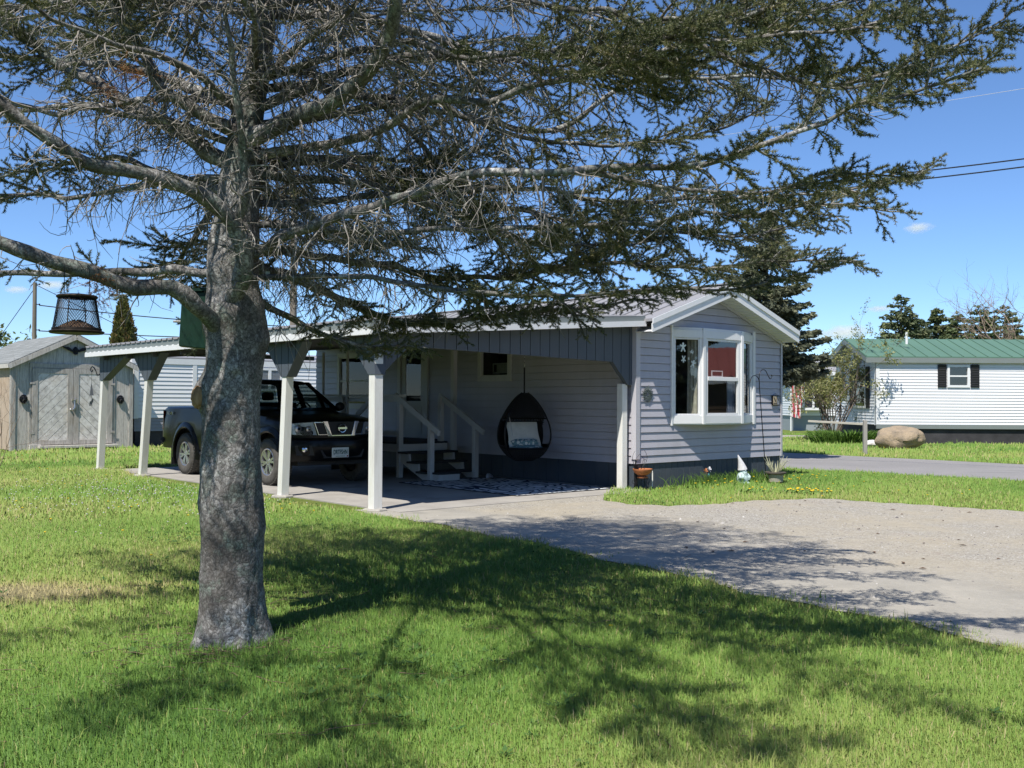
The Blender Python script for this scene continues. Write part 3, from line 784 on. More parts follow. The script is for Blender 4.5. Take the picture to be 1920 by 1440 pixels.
# wheels
def wheel(x,sg):
    w_=thing('wheel',None,None); w_.parent=tr; w_.location=(x,sg*.80,.388); w_.rotation_euler=(0,0,0 if sg<0 else math.pi)
    t=MB(); prof=[(.225,.125),(.235,.135),(.30,.150),(.345,.142),(.372,.118),(.385,.085),(.388,.0),(.385,-.085),(.372,-.118),(.345,-.142),(.30,-.150),(.235,-.135),(.225,-.125)]
    # axis along y: outer face at -y
    k=48; vs=[];
    for r_,o in prof:
        for j in range(k):
            a=2*math.pi*j/k; vs.append((r_*math.cos(a),-o,r_*math.sin(a)))
    t.add(vs,[(i*k+j,i*k+(j+1)%k,(i+1)*k+(j+1)%k,(i+1)*k+j) for i in range(len(prof)-1) for j in range(k)])
    # tread lugs
    for j in range(44):
        a=2*math.pi*j/44
        for row,(o0,o1) in enumerate(((-.125,-.07),(-.058,-.012),(.012,.058),(.07,.125))):
            aa=a+(.05 if row%2 else 0); h=.0035 if row in (1,2) else .0
            for dd in (0,):
                P=[]
                for r_ in (.372,.394 if row in (1,2) else .388):
                    for o,da in ((o0,-.045),(o1,-.03),(o1,.045),(o0,.03)): P.append((r_*math.cos(aa+da),o,r_*math.sin(aa+da)))
                t.add(P,[(4,5,6,7),(0,1,5,4),(1,2,6,5),(2,3,7,6),(3,0,4,7)])
    t.build('tyre',M['rubber'],w_,smooth=True)
    r_=MB(); 
    def ring(pr):
        vs=[]; k=40
        for rr,o in pr:
            for j in range(k):
                a=2*math.pi*j/k; vs.append((rr*math.cos(a),-o,rr*math.sin(a)))
        r_.add(vs,[(i*k+j,i*k+(j+1)%k,(i+1)*k+(j+1)%k,(i+1)*k+j) for i in range(len(pr)-1) for j in range(k)])
    ring([(.232,.128),(.222,.134),(.205,.124),(.198,.09),(.198,-.10)])
    ring([(.0,.118),(.045,.117),(.058,.106),(.060,.07)])
    for q in range(6):
        a0=2*math.pi*q/6+.2
        for d_,wd in ((-.17,.026),(.17,.026)):
            p0=Vector((math.cos(a0)*.045,-.104,math.sin(a0)*.045)); p1=Vector((math.cos(a0+d_)*.208,-.112,math.sin(a0+d_)*.208))
            r_.beam(p0,p1,.036,.03,up=(0,-1,0))
        for e in (.085,): 
            r_.ball((math.cos(a0+.52)*.04,-.116,math.sin(a0+.52)*.04),.007,6,4)
    r_.build('rim',M['alloy'],w_,smooth=True)
    d_=MB(); k=30; d_.add([(.19*math.cos(2*math.pi*j/k),.03-.08,.19*math.sin(2*math.pi*j/k)) for j in range(k)],[tuple(range(k))]); d_.build('brake_disc',M['dark'],w_)
for x in (0,FX):
    for sg in (-1,1): wheel(x,sg)
# cabin: pillars, roof, glass
A0,A1=(2.56,1.22),(1.83,1.70); B0,B1=(1.42,1.26),(1.36,1.72); C0,C1=(.50,1.27),(.70,1.71)
yl,yu=.838,.665
def sidept(x,z,sg,o=0): 
    t=(z-1.24)/(1.71-1.24); return (x,sg*(yl+(yu-yl)*t+o),z)
g_=MB()
def strip(p,q,w0,w1,sg):
    a=[(p[0]-w0/2,p[1]),(p[0]+w0/2,p[1]),(q[0]+w1/2,q[1]),(q[0]-w1/2,q[1])]
    g_.add([sidept(x,z,sg,0) for x,z in a]+[sidept(x,z,sg,-.06) for x,z in a],[(0,1,2,3),(7,6,5,4),(0,4,5,1),(1,5,6,2),(2,6,7,3),(3,7,4,0)])
for sg in (-1,1):
    strip(A0,A1,.13,.09,sg); strip(B0,B1,.11,.11,sg); strip((C0[0]+.09,C0[1]),(C1[0]+.06,C1[1]),.22,.16,sg)
    strip((1.26,1.695),(1.26,1.745),1.30,1.16,sg); 
    strip((1.5,1.23),(1.5,1.275),2.1,2.05,sg)
    strip((2.12,1.26),(2.06,1.54),.035,.035,sg)
g_.build('pillar',M['paint'],tr)
rf=MB(); rows=[]
for x,z,k in ((.58,1.70,.97),(.68,1.745,.99),(.95,1.765,1),(1.4,1.775,1),(1.7,1.755,.99),(1.84,1.715,.97),(1.88,1.69,.96)):
    rows.append([(x,-yu*k-.012,z-.05),(x,-yu*k-.004,z-.02),(x,-yu*.88*k,z+.005),(x,-yu*.4,z+.018),(x,0,z+.02),(x,yu*.4,z+.018),(x,yu*.88*k,z+.005),(x,yu*k+.004,z-.02),(x,yu*k+.012,z-.05)])
rf.loft(rows); rf.build('roof',M['paint'],tr,smooth=True)
for sg in (-1,1):
    for poly in ([(1.46,1.27),(2.46,1.27),(1.86,1.69),(1.40,1.70)],[(.68,1.275),(1.38,1.27),(1.33,1.70),(.82,1.70)]):
        q=MB(); q.add([sidept(x,z,sg,-.02) for x,z in poly],[(0,1,2,3)]); q.build('side_window',M['car_glass'],tr)
q=MB(); q.add([(2.60,-.78,1.21),(2.60,.78,1.21),(1.85,.62,1.71),(1.85,-.62,1.71)],[(0,1,2,3)]); q.build('windscreen',M['car_glass'],tr)
q=MB(); q.add([(.52,-.74,1.28),(.52,.74,1.28),(.64,.60,1.69),(.64,-.60,1.69)],[(0,1,2,3)]); q.build('rear_window',M['car_glass'],tr)
q=MB()
for y in (-.38,.38):
    for x in (1.35,.72):
        q.box(x,y-.24,.8,x+.14,y+.24,1.36); q.box(x+.0,y-.12,1.40,x+.10,y+.12,1.56)
q.box(2.15,-.76,1.0,2.55,.76,1.22)
q.build('seat',M['dark'],tr,bevel=.04)
q=MB(); q.tube([(2.05+.05*math.sin(a),.38+.18*math.cos(a),1.2+.17*math.sin(a)) for a in np.linspace(0,2*math.pi,25)],.015,6); q.build('steering_wheel',M['black_plastic'],tr,smooth=True)
# front end
def xf(y): return 3.985-.27*(abs(y)/.9)**2.6
def front(mb,pts,off,depth):
    n=len(pts); vs=[(xf(y)+off,y,z) for y,z in pts]+[(xf(y)+off-depth,y,z) for y,z in pts]
    mb.add(vs,[tuple(range(n)),tuple(range(2*n-1,n-1,-1))]+[(i,n+i,n+(i+1)%n,(i+1)%n) for i in range(n)])
fa=MB()
N=24; rows=[]
for i in range(N+1):
    y=-.895+1.79*i/N
    rows.append([(xf(y)-.25,y,.40),(xf(y)+.03,y,.42),(xf(y)+.085,y,.50),(xf(y)+.09,y,.70),(xf(y)+.075,y,.76),(xf(y)+.02,y,.795),(xf(y)-.15,y,.80)])
fa.loft(rows,cap=True); fa.build('front_bumper',M['paint'],tr,smooth=True)
hg=MB(); rows=[]
for i in range(N+1):
    y=-.80+1.60*i/N; rows.append([(xf(y)+.0,y,.79),(xf(y)+.004,y,.90),(xf(y)-.01,y,1.02),(xf(y)-.06,y,1.075-.05*(abs(y)/.8)**2)])
hg.loft(rows); hg.build('nose_panel',M['paint'],tr,smooth=True)
q=MB(); front(q,[(-.42,.60),(.42,.60),(.36,.47),(-.36,.47)],.094,.02); front(q,[(-.80,.68),(-.56,.68),(-.52,.52),(-.78,.52)],.094,.02); front(q,[(.80,.68),(.56,.68),(.52,.52),(.78,.52)],.094,.02); q.build('lower_intake',M['black_plastic'],tr)
# emblem grille: black centre, bright angled bars, dark side openings
q=MB(); front(q,[(-.27,1.06),(.27,1.06),(.19,.83),(-.19,.83)],.010,.03)
for z in (.875,.92,.965,1.01): front(q,[(-.25,z),(.25,z),(.25,z-.012),(-.25,z-.012)],.016,.02)
front(q,[(-.47,1.045),(-.35,1.045),(-.25,.86),(-.40,.86)],.008,.02); front(q,[(.47,1.045),(.35,1.045),(.25,.86),(.40,.86)],.008,.02)
gr=q.build('grille',M['black_plastic'],tr)
q=MB()
for s_ in (-1,1):
    front(q,[(s_*.345,1.07),(s_*.265,1.07),(s_*.185,.83),(s_*.255,.83)][::(1 if s_<0 else -1)],.024,.03)
    front(q,[(s_*.50,1.06),(s_*.34,1.06),(s_*.34,1.045),(s_*.49,1.045)][::(1 if s_<0 else -1)],.018,.02)
    front(q,[(s_*.49,1.05),(s_*.475,1.05),(s_*.405,.845),(s_*.42,.845)][::(1 if s_<0 else -1)],.018,.02)
    front(q,[(s_*.42,.86),(s_*.25,.86),(s_*.25,.843),(s_*.42,.843)][::(1 if s_<0 else -1)],.018,.02)
front(q,[(-.255,.845),(.255,.845),(.255,.825),(-.255,.825)],.024,.03)
q.build('grille_trim',M['chrome'],tr,bevel=.003)
q=MB(); q.tube([(xf(0)+.035,.068*math.cos(a),.955+.068*math.sin(a)) for a in np.linspace(0,2*math.pi,29)],.011,8,cap=False); q.box(xf(0)+.025,-.085,.940,xf(0)+.045,.085,.970)
q.build('emblem',M['chrome'],tr,smooth=True)
for sg in (-1,1):
    pts=[(sg*.50,1.055),(sg*.82,1.03),(sg*.845,.90),(sg*.80,.855),(sg*.44,.845)]
    if sg>0: pts=pts[::-1]
    q=MB(); front(q,pts,.012,.05); hl=q.build('headlight',M['lamp_silver'],tr)
    q=MB()
    for (y,z,r_) in ((.72,.95,.062),(.57,.945,.05)):
        q.lathe([(r_,0),(r_*.8,.006),(r_*.45,.012)],16,(0,0,0)); k=16*3
        for i in range(len(q.v)-k,len(q.v)):
            a,bb,c=q.v[i]; q.v[i]=(xf(y)+.018+c,sg*y+a,z+bb)
    q.build('reflector',M['alloy'],hl,smooth=True)
    q=MB(); front(q,[(y,z+(.006 if z>.9 else -.006)) for y,z in pts],.030,.004); q.build('lens',M['lens'],hl)
    q=MB(); q.lathe([(.0,.02),(.03,.016),(.045,.0),(.05,-.02)],16)
    for i in range(len(q.v)):
        a,bb,c=q.v[i]; q.v[i]=(xf(.66)+.10+c,sg*.66+a,.615+bb)
    q.build('fog_lamp',M['chrome'],tr,smooth=True)
    q=MB(); q.ball((2.30,sg*1.03,1.30),.1,12,8,(.55,1,.8)); q.beam((2.32,sg*.84,1.25),(2.30,sg*.98,1.27),.06,.05); q.build('wing_mirror',M['black_plastic'],tr,smooth=True)
    q=MB(); q.add([(-1.135,sg*.70,1.20),(-1.12,sg*.875,1.20),(-1.04,sg*.912,1.20),(-1.02,sg*.915,.84),(-1.12,sg*.895,.82),(-1.135,sg*.72,.82),
                   (-1.10,sg*.70,1.20),(-1.10,sg*.72,.82)],[(0,1,4,5),(1,2,3,4)]); q.build('tail_lamp',M['red'],tr)
    q=MB(); 
    for x in (-.62,FX-.66): q.box(x,sg*.70,.16,x+.02,sg*.93,.52)
    q.build('mudflap',M['black_plastic'],tr,bevel=.006)
    for x0,x1 in ((.62,1.40),(1.42,2.50)):
        q=MB(); q.box(x1-.24,sg*.915,1.10,x1-.06,sg*.94,1.135); q.build('door_handle',M['black_plastic'],tr,bevel=.01)
q=MB(); q.tube([(-1.05,-.90,.62),(-1.18,-.84,.60),(-1.22,-.6,.58),(-1.22,.6,.58),(-1.18,.84,.60),(-1.05,.90,.62)],.06,10); q.build('rear_bumper',M['black_plastic'],tr,smooth=True)
q=MB(); q.tube([(.65,-.90,.42),(2.6,-.90,.42)],.04,10); q.tube([(.65,.90,.42),(2.6,.90,.42)],.04,10); q.build('side_step',M['black_plastic'],tr,smooth=True)
# number plate and lettering
pm=simple('plate_white',(.66,.72,.70),.45,0,.06,10)
q=MB(); q.box(xf(0)+.09,-.235,.475,xf(0)+.105,.085,.640); pl=q.build('number_plate',pm,tr,bevel=.006)
def text(name,s,size,m,parent,loc,rot,ex=.001,sx=1,bold=0):
    c=bpy.data.curves.new(name,'FONT'); c.body=s; c.size=size; c.extrude=ex; c.align_x='CENTER'; c.align_y='CENTER'; c.offset=bold
    t_=bpy.data.objects.new(name,c); COL.objects.link(t_); dg=bpy.context.evaluated_depsgraph_get(); me=bpy.data.meshes.new_from_object(t_.evaluated_get(dg)); bpy.data.objects.remove(t_)
    me.materials.clear(); me.materials.append(m); o=bpy.data.objects.new(name,me); COL.objects.link(o); o.parent=parent; o.location=loc; o.rotation_euler=rot; o.scale=(sx,1,1); return o
gm=simple('plate_green',(.015,.10,.085),.5,0,.1,10)
text('lettering','DRTFSHN',.105,gm,pl,(xf(0)+.107,-.078,.562),(R(90),0,R(90)),sx=.58,bold=.002)
q=MB()
for k_ in range(7): q.box(xf(0)+.1055,-.165+.025*k_,.494,xf(0)+.107,-.148+.025*k_,.502)
q.build('small_print',gm,pl)
q=MB(); q.box(xf(0)+.1055,.045,.487,xf(0)+.107,.07,.507); q.build('plate_sticker',M['red'],pl)
lm=simple('decal_grey',(.5,.5,.5),.5,0,.1,10); ly=simple('decal_yellow',(.5,.42,.08),.5,0,.1,10)
text('decal_text','PRO-',.085,lm,tr,(-.78,-.917,1.145),(R(90),0,0),bold=.003)
text('decal_text','4',.085,ly,tr,(-.665,-.917,1.145),(R(90),0,0),bold=.003)
text('decal_text','X',.085,lm,tr,(-.60,-.917,1.145),(R(90),0,0),bold=.003)
# ------------------------------------------------------------------ things in and around the carport
# hanging egg chair
ec=thing('egg_chair','black wicker egg shaped swing chair with pale cushions hung from the carport roof','chair',HW(-.72,1.9,.39),R(24)); ec.scale=(.80,.86,1)
# local: x = right, -y = towards the driveway. closed shell with an open front and side openings
Hh=1.2
def egg(t):   # t 0..1 bottom to top -> radius
    return .60*math.sin(math.pi*(t**.80))**.62*(1-.20*t)
shell=MB(); k=64; rows=22
def shell_pt(t,a,o=0):
    r=max(.03,egg(t))+o; return (r*math.sin(a)*1.06, r*math.cos(a)*.82, t*Hh)
# weave: horizontal strands and vertical strands, open at front; side holes
def is_solid(t,a):
    f=abs(math.atan2(math.sin(a-math.pi),math.cos(a-math.pi)))   # 0 at the front (-y)
    if t<.20: return True
    if f<1.12 and t<.64: return False
    if .24<t<.74 and 1.24<f<1.95-.55*max(0,(t-.5)/.24): return False
    return True
nA=96
for i in range(58):
    t=.02+.96*i/57; run=[]
    for j in range(nA+1):
        a=2*math.pi*j/nA
        if is_solid(t,a): run.append(shell_pt(t,a,.004*(-1)**(i+j)))
        else:
            if len(run)>2: shell.tube(run,.0085,4)
            run=[]
    if len(run)>2: shell.tube(run,.0085,4)
for j in range(48):
    a=2*math.pi*j/48; run=[]
    for i in range(41):
        t=.02+.96*i/40
        if is_solid(t,a): run.append(shell_pt(t,a))
        else:
            if len(run)>2: shell.tube(run,.007,4)
            run=[]
    if len(run)>2: shell.tube(run,.007,4)
for i in range(40):
    t0=.02+.96*i/40; t1=.02+.96*(i+1)/40
    for j in range(64):
        a0=2*math.pi*j/64; a1=2*math.pi*(j+1)/64
        if all(is_solid(t,a) for t in (t0,t1) for a in (a0,a1)) and (t0>.67 or t0<.55): shell.quad(shell_pt(t0,a0,-.012),shell_pt(t0,a1,-.012),shell_pt(t1,a1,-.012),shell_pt(t1,a0,-.012))
shell.build('wicker_shell',M['wicker'],ec)
fr=MB()
for a0 in (math.pi-1.16,math.pi+1.16): fr.tube([shell_pt(t,a0,.006) for t in np.linspace(.05,.985,26)],.017,8)
for a0 in (math.pi-2.02,math.pi+2.02): fr.tube([shell_pt(t,a0,.004) for t in np.linspace(.2,.62,14)],.014,6)
for t in (.2,.62): 
    fr.tube([shell_pt(t,a,.004) for a in np.linspace(math.pi+1.16,3*math.pi-1.16,40)],.014,6)
fr.tube([shell_pt(.2,a,.01) for a in np.linspace(math.pi-1.08,math.pi+1.08,18)],.02,6)
fr.build('frame',M['black_metal'],ec,smooth=True)
cush=MB(); rows_=[]
for i in range(9):
    t=i/8; z=.22+.46*t; w_=.37-.01*t+.008*math.sin(i); y=-.08+.22*t
    rows_.append([(-w_,y+.00,z),(-w_*.7,y-.055,z),(0,y-.075,z),(w_*.7,y-.055,z),(w_,y,z),(w_*.7,y+.05,z),(0,y+.06,z),(-w_*.7,y+.05,z)])
cush.loft(rows_,closed=True,cap=True)
cush.build('back_cushion',simple('pale_canvas',(.55,.55,.50),.9,0,.12,6,.3,120),ec,smooth=True)
def foliage_print():
    t=NT('leaf_print_cloth'); v=t.vor(14,out='Distance',stretch=(1,1.6,1)); 
    c=t.ramp(v,[(.25,(.62,.64,.60)),(.42,(.55,.58,.55)),(.50,(.10,.20,.24)),(.7,(.16,.28,.30))])
    return t.set(c,.9)
sc=MB(); rows_=[]
for i in range(13):
    a=math.pi*i/12; 
    rows_.append([(-.36*math.cos(a)*q, -.06-.26*math.sin(a)*q*1.0+.1, .27+hh) for q,hh in ((.2,.12),(.75,.125),(.97,.09),(1.0,.055),(.96,.02),(.3,.0))])
sc.loft(rows_,closed=True)
sc.ball((0,-.10,.235),.36,24,8,(1.08,.75,.20))
sc.build('seat_cushion',foliage_print(),ec,smooth=True)
tie=MB(); tie.beam((-.40,-.1,.78),(-.34,-.16,.42),.03,.008); tie.build('strap',simple('pale_strap',(.5,.5,.48),.8),ec)
ro=MB(); ro.tube([(0,0,Hh-.02),(0,0,1.62)],.018,8); ro.tube([(0,0,1.70),(0,0,2.14)],.006,6); ro.build('rope',M['dark'],ec,smooth=True)
ch=MB()
for i in range(7):
    z=1.60+.035*i; ch.tube([(.012*math.cos(a)*(1 if i%2 else .2),.012*math.cos(a)*(.2 if i%2 else 1),z+.022*math.sin(a)) for a in np.linspace(0,2*math.pi,13)],.0045,5,cap=False)
ch.build('chain',M['chrome'],ec)

# patterned rug
def rug_mat():
    t=NT('rug_pattern'); n=t.noise(1.6,3,.5)
    w=t.n.new('ShaderNodeTexVoronoi'); w.feature='DISTANCE_TO_EDGE'; w.inputs['Scale'].default_value=5.5
    mp=t.n.new('ShaderNodeMapping'); mp.inputs['Scale'].default_value=(1,.55,1); mp.inputs['Rotation'].default_value=(0,0,.5)
    nn=t.n.new('ShaderNodeTexNoise'); nn.inputs['Scale'].default_value=4
    ad=t.n.new('ShaderNodeMix'); ad.data_type='RGBA'; 
    t.l.new(t.tc.outputs['Object'],mp.inputs['Vector']); t.l.new(mp.outputs['Vector'],w.inputs['Vector'])
    c=t.ramp(w.outputs['Distance'],[(.05,(.035,.045,.07)),(.08,(.62,.64,.65)),(.27,(.66,.68,.69)),(.29,(.05,.07,.10))])
    return t.set(c,.95,0,t.bump(t.noise(220,2,.5),.4,.003),.1)
rg=thing('rug','blue black and pale leaf patterned outdoor rug under the swing chair','rug',HW(-1.3,1.78,.018),YAW+R(-1))
q=MB(); rows=[]
for i in range(25):
    x=-1.02+2.04*i/24; rows.append([(x,-1.52+3.04*j/30,.004+.004*math.sin(i*.9)*math.sin(j*.7)) for j in range(31)])
q.loft(rows); q.build('rug_pile',rug_mat(),rg,smooth=True)
q=MB()
for x in (-1.03,1.03): q.beam((x,-1.54,.004),(x,1.54,.004),.03,.01)
for y in (-1.535,1.535): q.beam((-1.03,y,.0045),(1.03,y,.0045),.03,.01)
q.build('binding',M['dark'],rg)
# shoes by the steps
sh=thing('shoe','pale shoe left on the ground beside the porch steps','shoe',HW(-.38,3.2,.018),YAW+R(30))
q=MB(); rows=[]
for t in np.linspace(0,1,9):
    w_=.045*math.sin(math.pi*min(1,max(.08,t)))**.4; h=.09 if t<.35 else .09-.055*(t-.35)/.65
    rows.append([(-.14+.28*t,w_*math.cos(a),.0+max(0,math.sin(a))*h) for a in np.linspace(0,math.pi,9)])
q.loft(rows,cap=True); q.build('shoe_upper',simple('pale_shoe',(.5,.48,.5),.7),sh,smooth=True)
q=MB(); q.box(-.145,-.048,-.002,.145,.048,.012); q.build('sole',M['dark'],sh,bevel=.004)

# scroll bracket with a sailboat and moose mobile at the far corner post
hk=house_thing('scroll_hook','black iron scroll bracket on the farthest left carport bracket','hook')
q=MB(); pts=[]
for a in np.linspace(0,4.2,18): pts.append((CU-.07-.02,9.86+.10+.055*math.cos(a)*.8-.0,2.05+.055*math.sin(a)))
base=[]
c0=(9.78,2.02); 
sp=[(9.86,1.90),(9.93,1.885),(9.965,1.93),(9.94,1.965),(9.90,1.95)]
arm=[(9.72,1.93),(9.78,1.905),(9.86,1.93),(9.93,2.0),(10.02,2.06),(10.12,2.085),(10.20,2.06),(10.20,2.00),(10.13,1.985),(10.10,2.02)]
def sm(pts,n=6):
    out=[]; P=[Vector((p[0],p[1],0)) for p in pts]
    for i in range(len(P)-1):
        p0=P[max(i-1,0)];p1=P[i];p2=P[i+1];p3=P[min(i+2,len(P)-1)]
        for k_ in range(n):
            t=k_/n; v=.5*((2*p1)+(p2-p0)*t+(2*p0-5*p1+4*p2-p3)*t*t+(3*p1-p0-3*p2+p3)*t**3); out.append((v.x,v.y))
    out.append(pts[-1]); return out
q.tube([(CU-.09,a,b) for a,b in sm(arm)],.011,6); q.build('hook_iron',M['black_metal'],hk,smooth=True)
mb_=house_thing('sail_mobile','dark sailboat and moose silhouettes hung on a cord in front of the shed door','ornament')
q=MB(); q.tube([(CU-.09,10.155,2.0),(CU-.09,10.155,1.30)],.003,5); q.build('cord',M['wire'],mb_)
q=MB(); q.prism([(10.16,1.76),(10.16,1.50),(10.03,1.50)],lambda a,b,t:(CU-.09+t,a,b),-.004,.004); q.prism([(10.175,1.72),(10.175,1.50),(10.25,1.50)],lambda a,b,t:(CU-.09+t,a,b),-.004,.004); q.build('sail',simple('grey_tin',(.10,.10,.11),.5,.3),mb_)
q=MB(); mo=[(10.25,1.29),(10.245,1.36),(10.20,1.385),(10.15,1.385),(10.12,1.41),(10.10,1.44),(10.075,1.42),(10.06,1.44),(10.055,1.40),(10.06,1.375),(10.09,1.36),(10.11,1.33),(10.115,1.28),(10.13,1.28),(10.135,1.325),(10.20,1.325),(10.215,1.28),(10.23,1.28)]
q.prism(mo,lambda a,b,t:(CU-.09+t,a,b),-.004,.004); q.build('moose',M['black_metal'],mb_)

# terracotta bowl on a black wire stand by the corner post
bs=thing('plant_stand','terracotta bowl on a thin black wire stand beside the corner post','planter',HW(.02,-.13,0),YAW)
q=MB(); q.lathe([(.0,.26),(.06,.262),(.13,.31),(.152,.345),(.160,.348),(.160,.335),(.135,.29),(.075,.245),(.0,.243)],24); q.build('bowl',M['terracotta'],bs,smooth=True)
q=MB(); q.lathe([(.0,.20),(.085,.20),(.09,.215),(.06,.235),(0,.236)],20); q.build('saucer',M['terracotta'],bs,smooth=True)
q=MB()
for a in (.4,2.5,4.6):
    q.tube([(.17*math.cos(a),.17*math.sin(a),0),(.10*math.cos(a),.10*math.sin(a),.12),(.075*math.cos(a),.075*math.sin(a),.235)],.004,5)
q.tube([(.09*math.cos(a),.09*math.sin(a),.19) for a in np.linspace(0,6.28,20)],.004,5)
q.build('wire_legs',M['black_metal'],bs)
q=MB()
for s_ in (-1,1):
    q.tube([(s_*(.04+.14*math.sin(t*2.6)),.06,.34+.30*t+.0*s_) for t in np.linspace(0,1,14)],.0035,5)
    q.tube([(s_*(.02+.10*math.sin(t*3.3)),.06,.34+.24*t) for t in np.linspace(0,1,14)],.003,5)
    q.tube([(s_*.12+.045*math.cos(t),.06,.45+.045*math.sin(t)) for t in np.linspace(0,5,14)],.003,5)
    q.tube([(s_*.15+.03*math.cos(t),.06,.14+.03*math.sin(t)) for t in np.linspace(0,6,14)],.003,5)
q.build('wire_scroll',M['black_metal'],bs)
pp_=thing('drain_pipe','short black pipe standing behind the terracotta bowl','pipe',HW(-.03,-.03,0)); q=MB(); q.tube([(0,0,0),(0,0,.40)],.03,10); q.tube([(0,0,.36),(0,0,.41)],.036,10); q.build('pipe',M['black_metal'],pp_,smooth=True)
# stake, gnome, pinwheel, shepherd hook, pot
sk=thing('garden_stake','thin pale stake standing against the slate skirting','stake',HW(.30,-.10,0)); q=MB(); q.beam((0,0,0),(0,0,.27),.016,.012); q.beam((0,0,.27),(0,.005,.30),.008,.01); q.build('stake',M['white'],sk)
gn=thing('garden_gnome','pale stone gnome with a tall tilted pointed hat in the grass by the skirting','statue',HW(2.34,-.42,0),YAW+R(-10))
stone=simple('pale_mint_stone',(.46,.58,.56),.8,0,.2,14,.4,50); hat=simple('pale_hat',(.66,.65,.66),.8,0,.18,18,.4,50)
q=MB(); q.lathe([(.0,0),(.085,.0),(.10,.05),(.10,.11),(.085,.17),(.06,.21),(.0,.22)],18)
for s_ in (-1,1):
    q.tube([(s_*.085,-.02,.17),(s_*.105,-.06,.12),(s_*.05,-.10,.10)],[.032,.03,.024],8); q.ball((s_*.05,-.06,.015),.045,10,6,(1,1.5,.7))
q.build('body',stone,gn,smooth=True)
q=MB(); q.ball((0,-.005,.235),.062,14,10); q.ball((0,-.068,.235),.016,8,6); 
rows=[]
for t in np.linspace(0,1,7): rows.append([((.055*(1-t*.9))*math.cos(a),-.05-.03*math.sin(math.pi*t)+.02*math.sin(a)*(1-t),.225-.13*t) for a in np.linspace(math.pi,2*math.pi,9)])
q.loft(rows); q.build('head',stone,gn,smooth=True)
q=MB(); secs=[]
for t in np.linspace(0,1,9):
    r=.082*(1-t)**.9+.004; cx=-.11*t**1.3; secs.append([(cx+r*math.cos(a),r*math.sin(a)*.95,.255+.25*t+.012*math.cos(a)) for a in np.linspace(0,2*math.pi,17)[:-1]])
q.loft(secs,closed=True,cap=True); q.build('hat',hat,gn,smooth=True)
pw=thing('garden_pinwheel','small orange and white flower pinwheel ornament standing in the grass','ornament',HW(1.56,-.25,0),YAW)
q=MB(); q.tube([(0,0,0),(0,0,.26)],.004,5); q.build('stem',M['black_metal'],pw)
om=simple('orange_petal',(.55,.20,.08),.6); wp=simple('white_petal',(.75,.72,.72),.6); tq=simple('teal_petal',(.1,.35,.35),.6)
for (cx,cz,mm_,r_) in ((-.05,.24,om,.055),(.045,.27,wp,.05),(.015,.18,tq,.03)):
    q=MB()
    for k_ in range(6):
        a=k_*math.pi/3+.3; q.add([(cx,-.012,cz),(cx+r_*math.cos(a-.3),-.02,cz+r_*math.sin(a-.3)),(cx+r_*1.2*math.cos(a),-.008,cz+r_*1.2*math.sin(a)),(cx+r_*math.cos(a+.3),.0,cz+r_*math.sin(a+.3))],[(0,1,2,3)])
    q.build('petal',mm_,pw)
shp=thing('shepherd_hook','thin leaning black double shepherd hook in front of the gable wall','hook',HW(3.02,-.45,0),YAW)
q=MB(); top=(-.22,0,1.74)
def arc(c,r,a0,a1,n=14): return [(c[0]+r*math.cos(a),c[1],c[2]+r*math.sin(a)) for a in np.linspace(a0,a1,n)]
q.tube([(0,0,0),top],.008,6)
q.tube([(-.215,0,1.66)]+arc((-.36,0,1.76),.145,R(-10),R(165))+arc((-.53,0,1.80),.035,R(-5),R(-200),8),.007,6)
q.tube([(-.22,0,1.74),(-.225,0,1.86)]+arc((-.095,0,1.885),.13,R(172),R(25))+[(.10,.0,1.86)]+arc((.125,0,1.90),.045,R(-120),R(40),8),.007,6)
q.build('hook_rod',M['black_metal'],shp,smooth=True)
pot=thing('potted_plant','low pale banded pot with a dark rim and spiky pale stems at the house corner','pot plant',HW(3.05,-.62,0),YAW)
q=MB(); q.lathe([(.10,0),(.13,.02),(.145,.15),(.15,.16)],24,cap=True); q.build('pot',simple('pale_pot',(.40,.37,.30),.8,0,.2,10,.3,40,stretch=(1,1,5)),pot,smooth=True)
q=MB(); q.lathe([(.15,.15),(.185,.165),(.19,.19),(.16,.195),(.0,.18)],24); q.build('rim',simple('brown_rim',(.10,.085,.07),.8),pot,smooth=True)
q=MB()
for k_ in range(26):
    a=random.uniform(0,6.28); l=random.uniform(.2,.42); sp_=random.uniform(.25,1.0)
    q.tube([(.05*math.cos(a),.05*math.sin(a),.18),(.05*math.cos(a)+l*.45*sp_*math.cos(a),.05*math.sin(a)+l*.45*sp_*math.sin(a),.18+l*.5),(l*sp_*math.cos(a)*.9,l*sp_*math.sin(a)*.9,.18+l*(.95-.35*sp_))],[.011,.007,.002],4)
q.build('stem',simple('pale_stems',(.42,.42,.28),.8,0,.3,10),pot)
# plaque and sunburst on the gable
pq=house_thing('wall_plaque','small black framed two panel bird plaque on the gable siding','plaque')
q=MB(); q.box(3.83,-.045,1.37,4.06,-.016,1.56); fo=q.build('frame',M['black_metal'],pq,bevel=.004)
q=MB(); q.box(3.845,-.048,1.385,3.955,-.044,1.545); q.build('panel',simple('tan_tile',(.50,.40,.27),.6,0,.3,20),pq)
q=MB(); q.box(3.975,-.048,1.385,4.045,-.044,1.545); q.build('panel',simple('grey_tile',(.26,.27,.29),.6,0,.3,20),pq)
q=MB()
for cx,cz,s_ in ((3.90,1.475,.05),(4.01,1.48,.034)):
    o=[(-.7,1),(-.2,.7),(.2,.1),(.75,-.8),(.5,-.9),(.0,-.35),(-.4,.1),(-.55,.5)]
    q.prism([(cx+a*s_,cz+b*s_) for a,b in o],lambda a,b,t:(a,t,b),-.051,-.0478)
q.box(3.85,-.0505,1.40,3.95,-.0478,1.412)
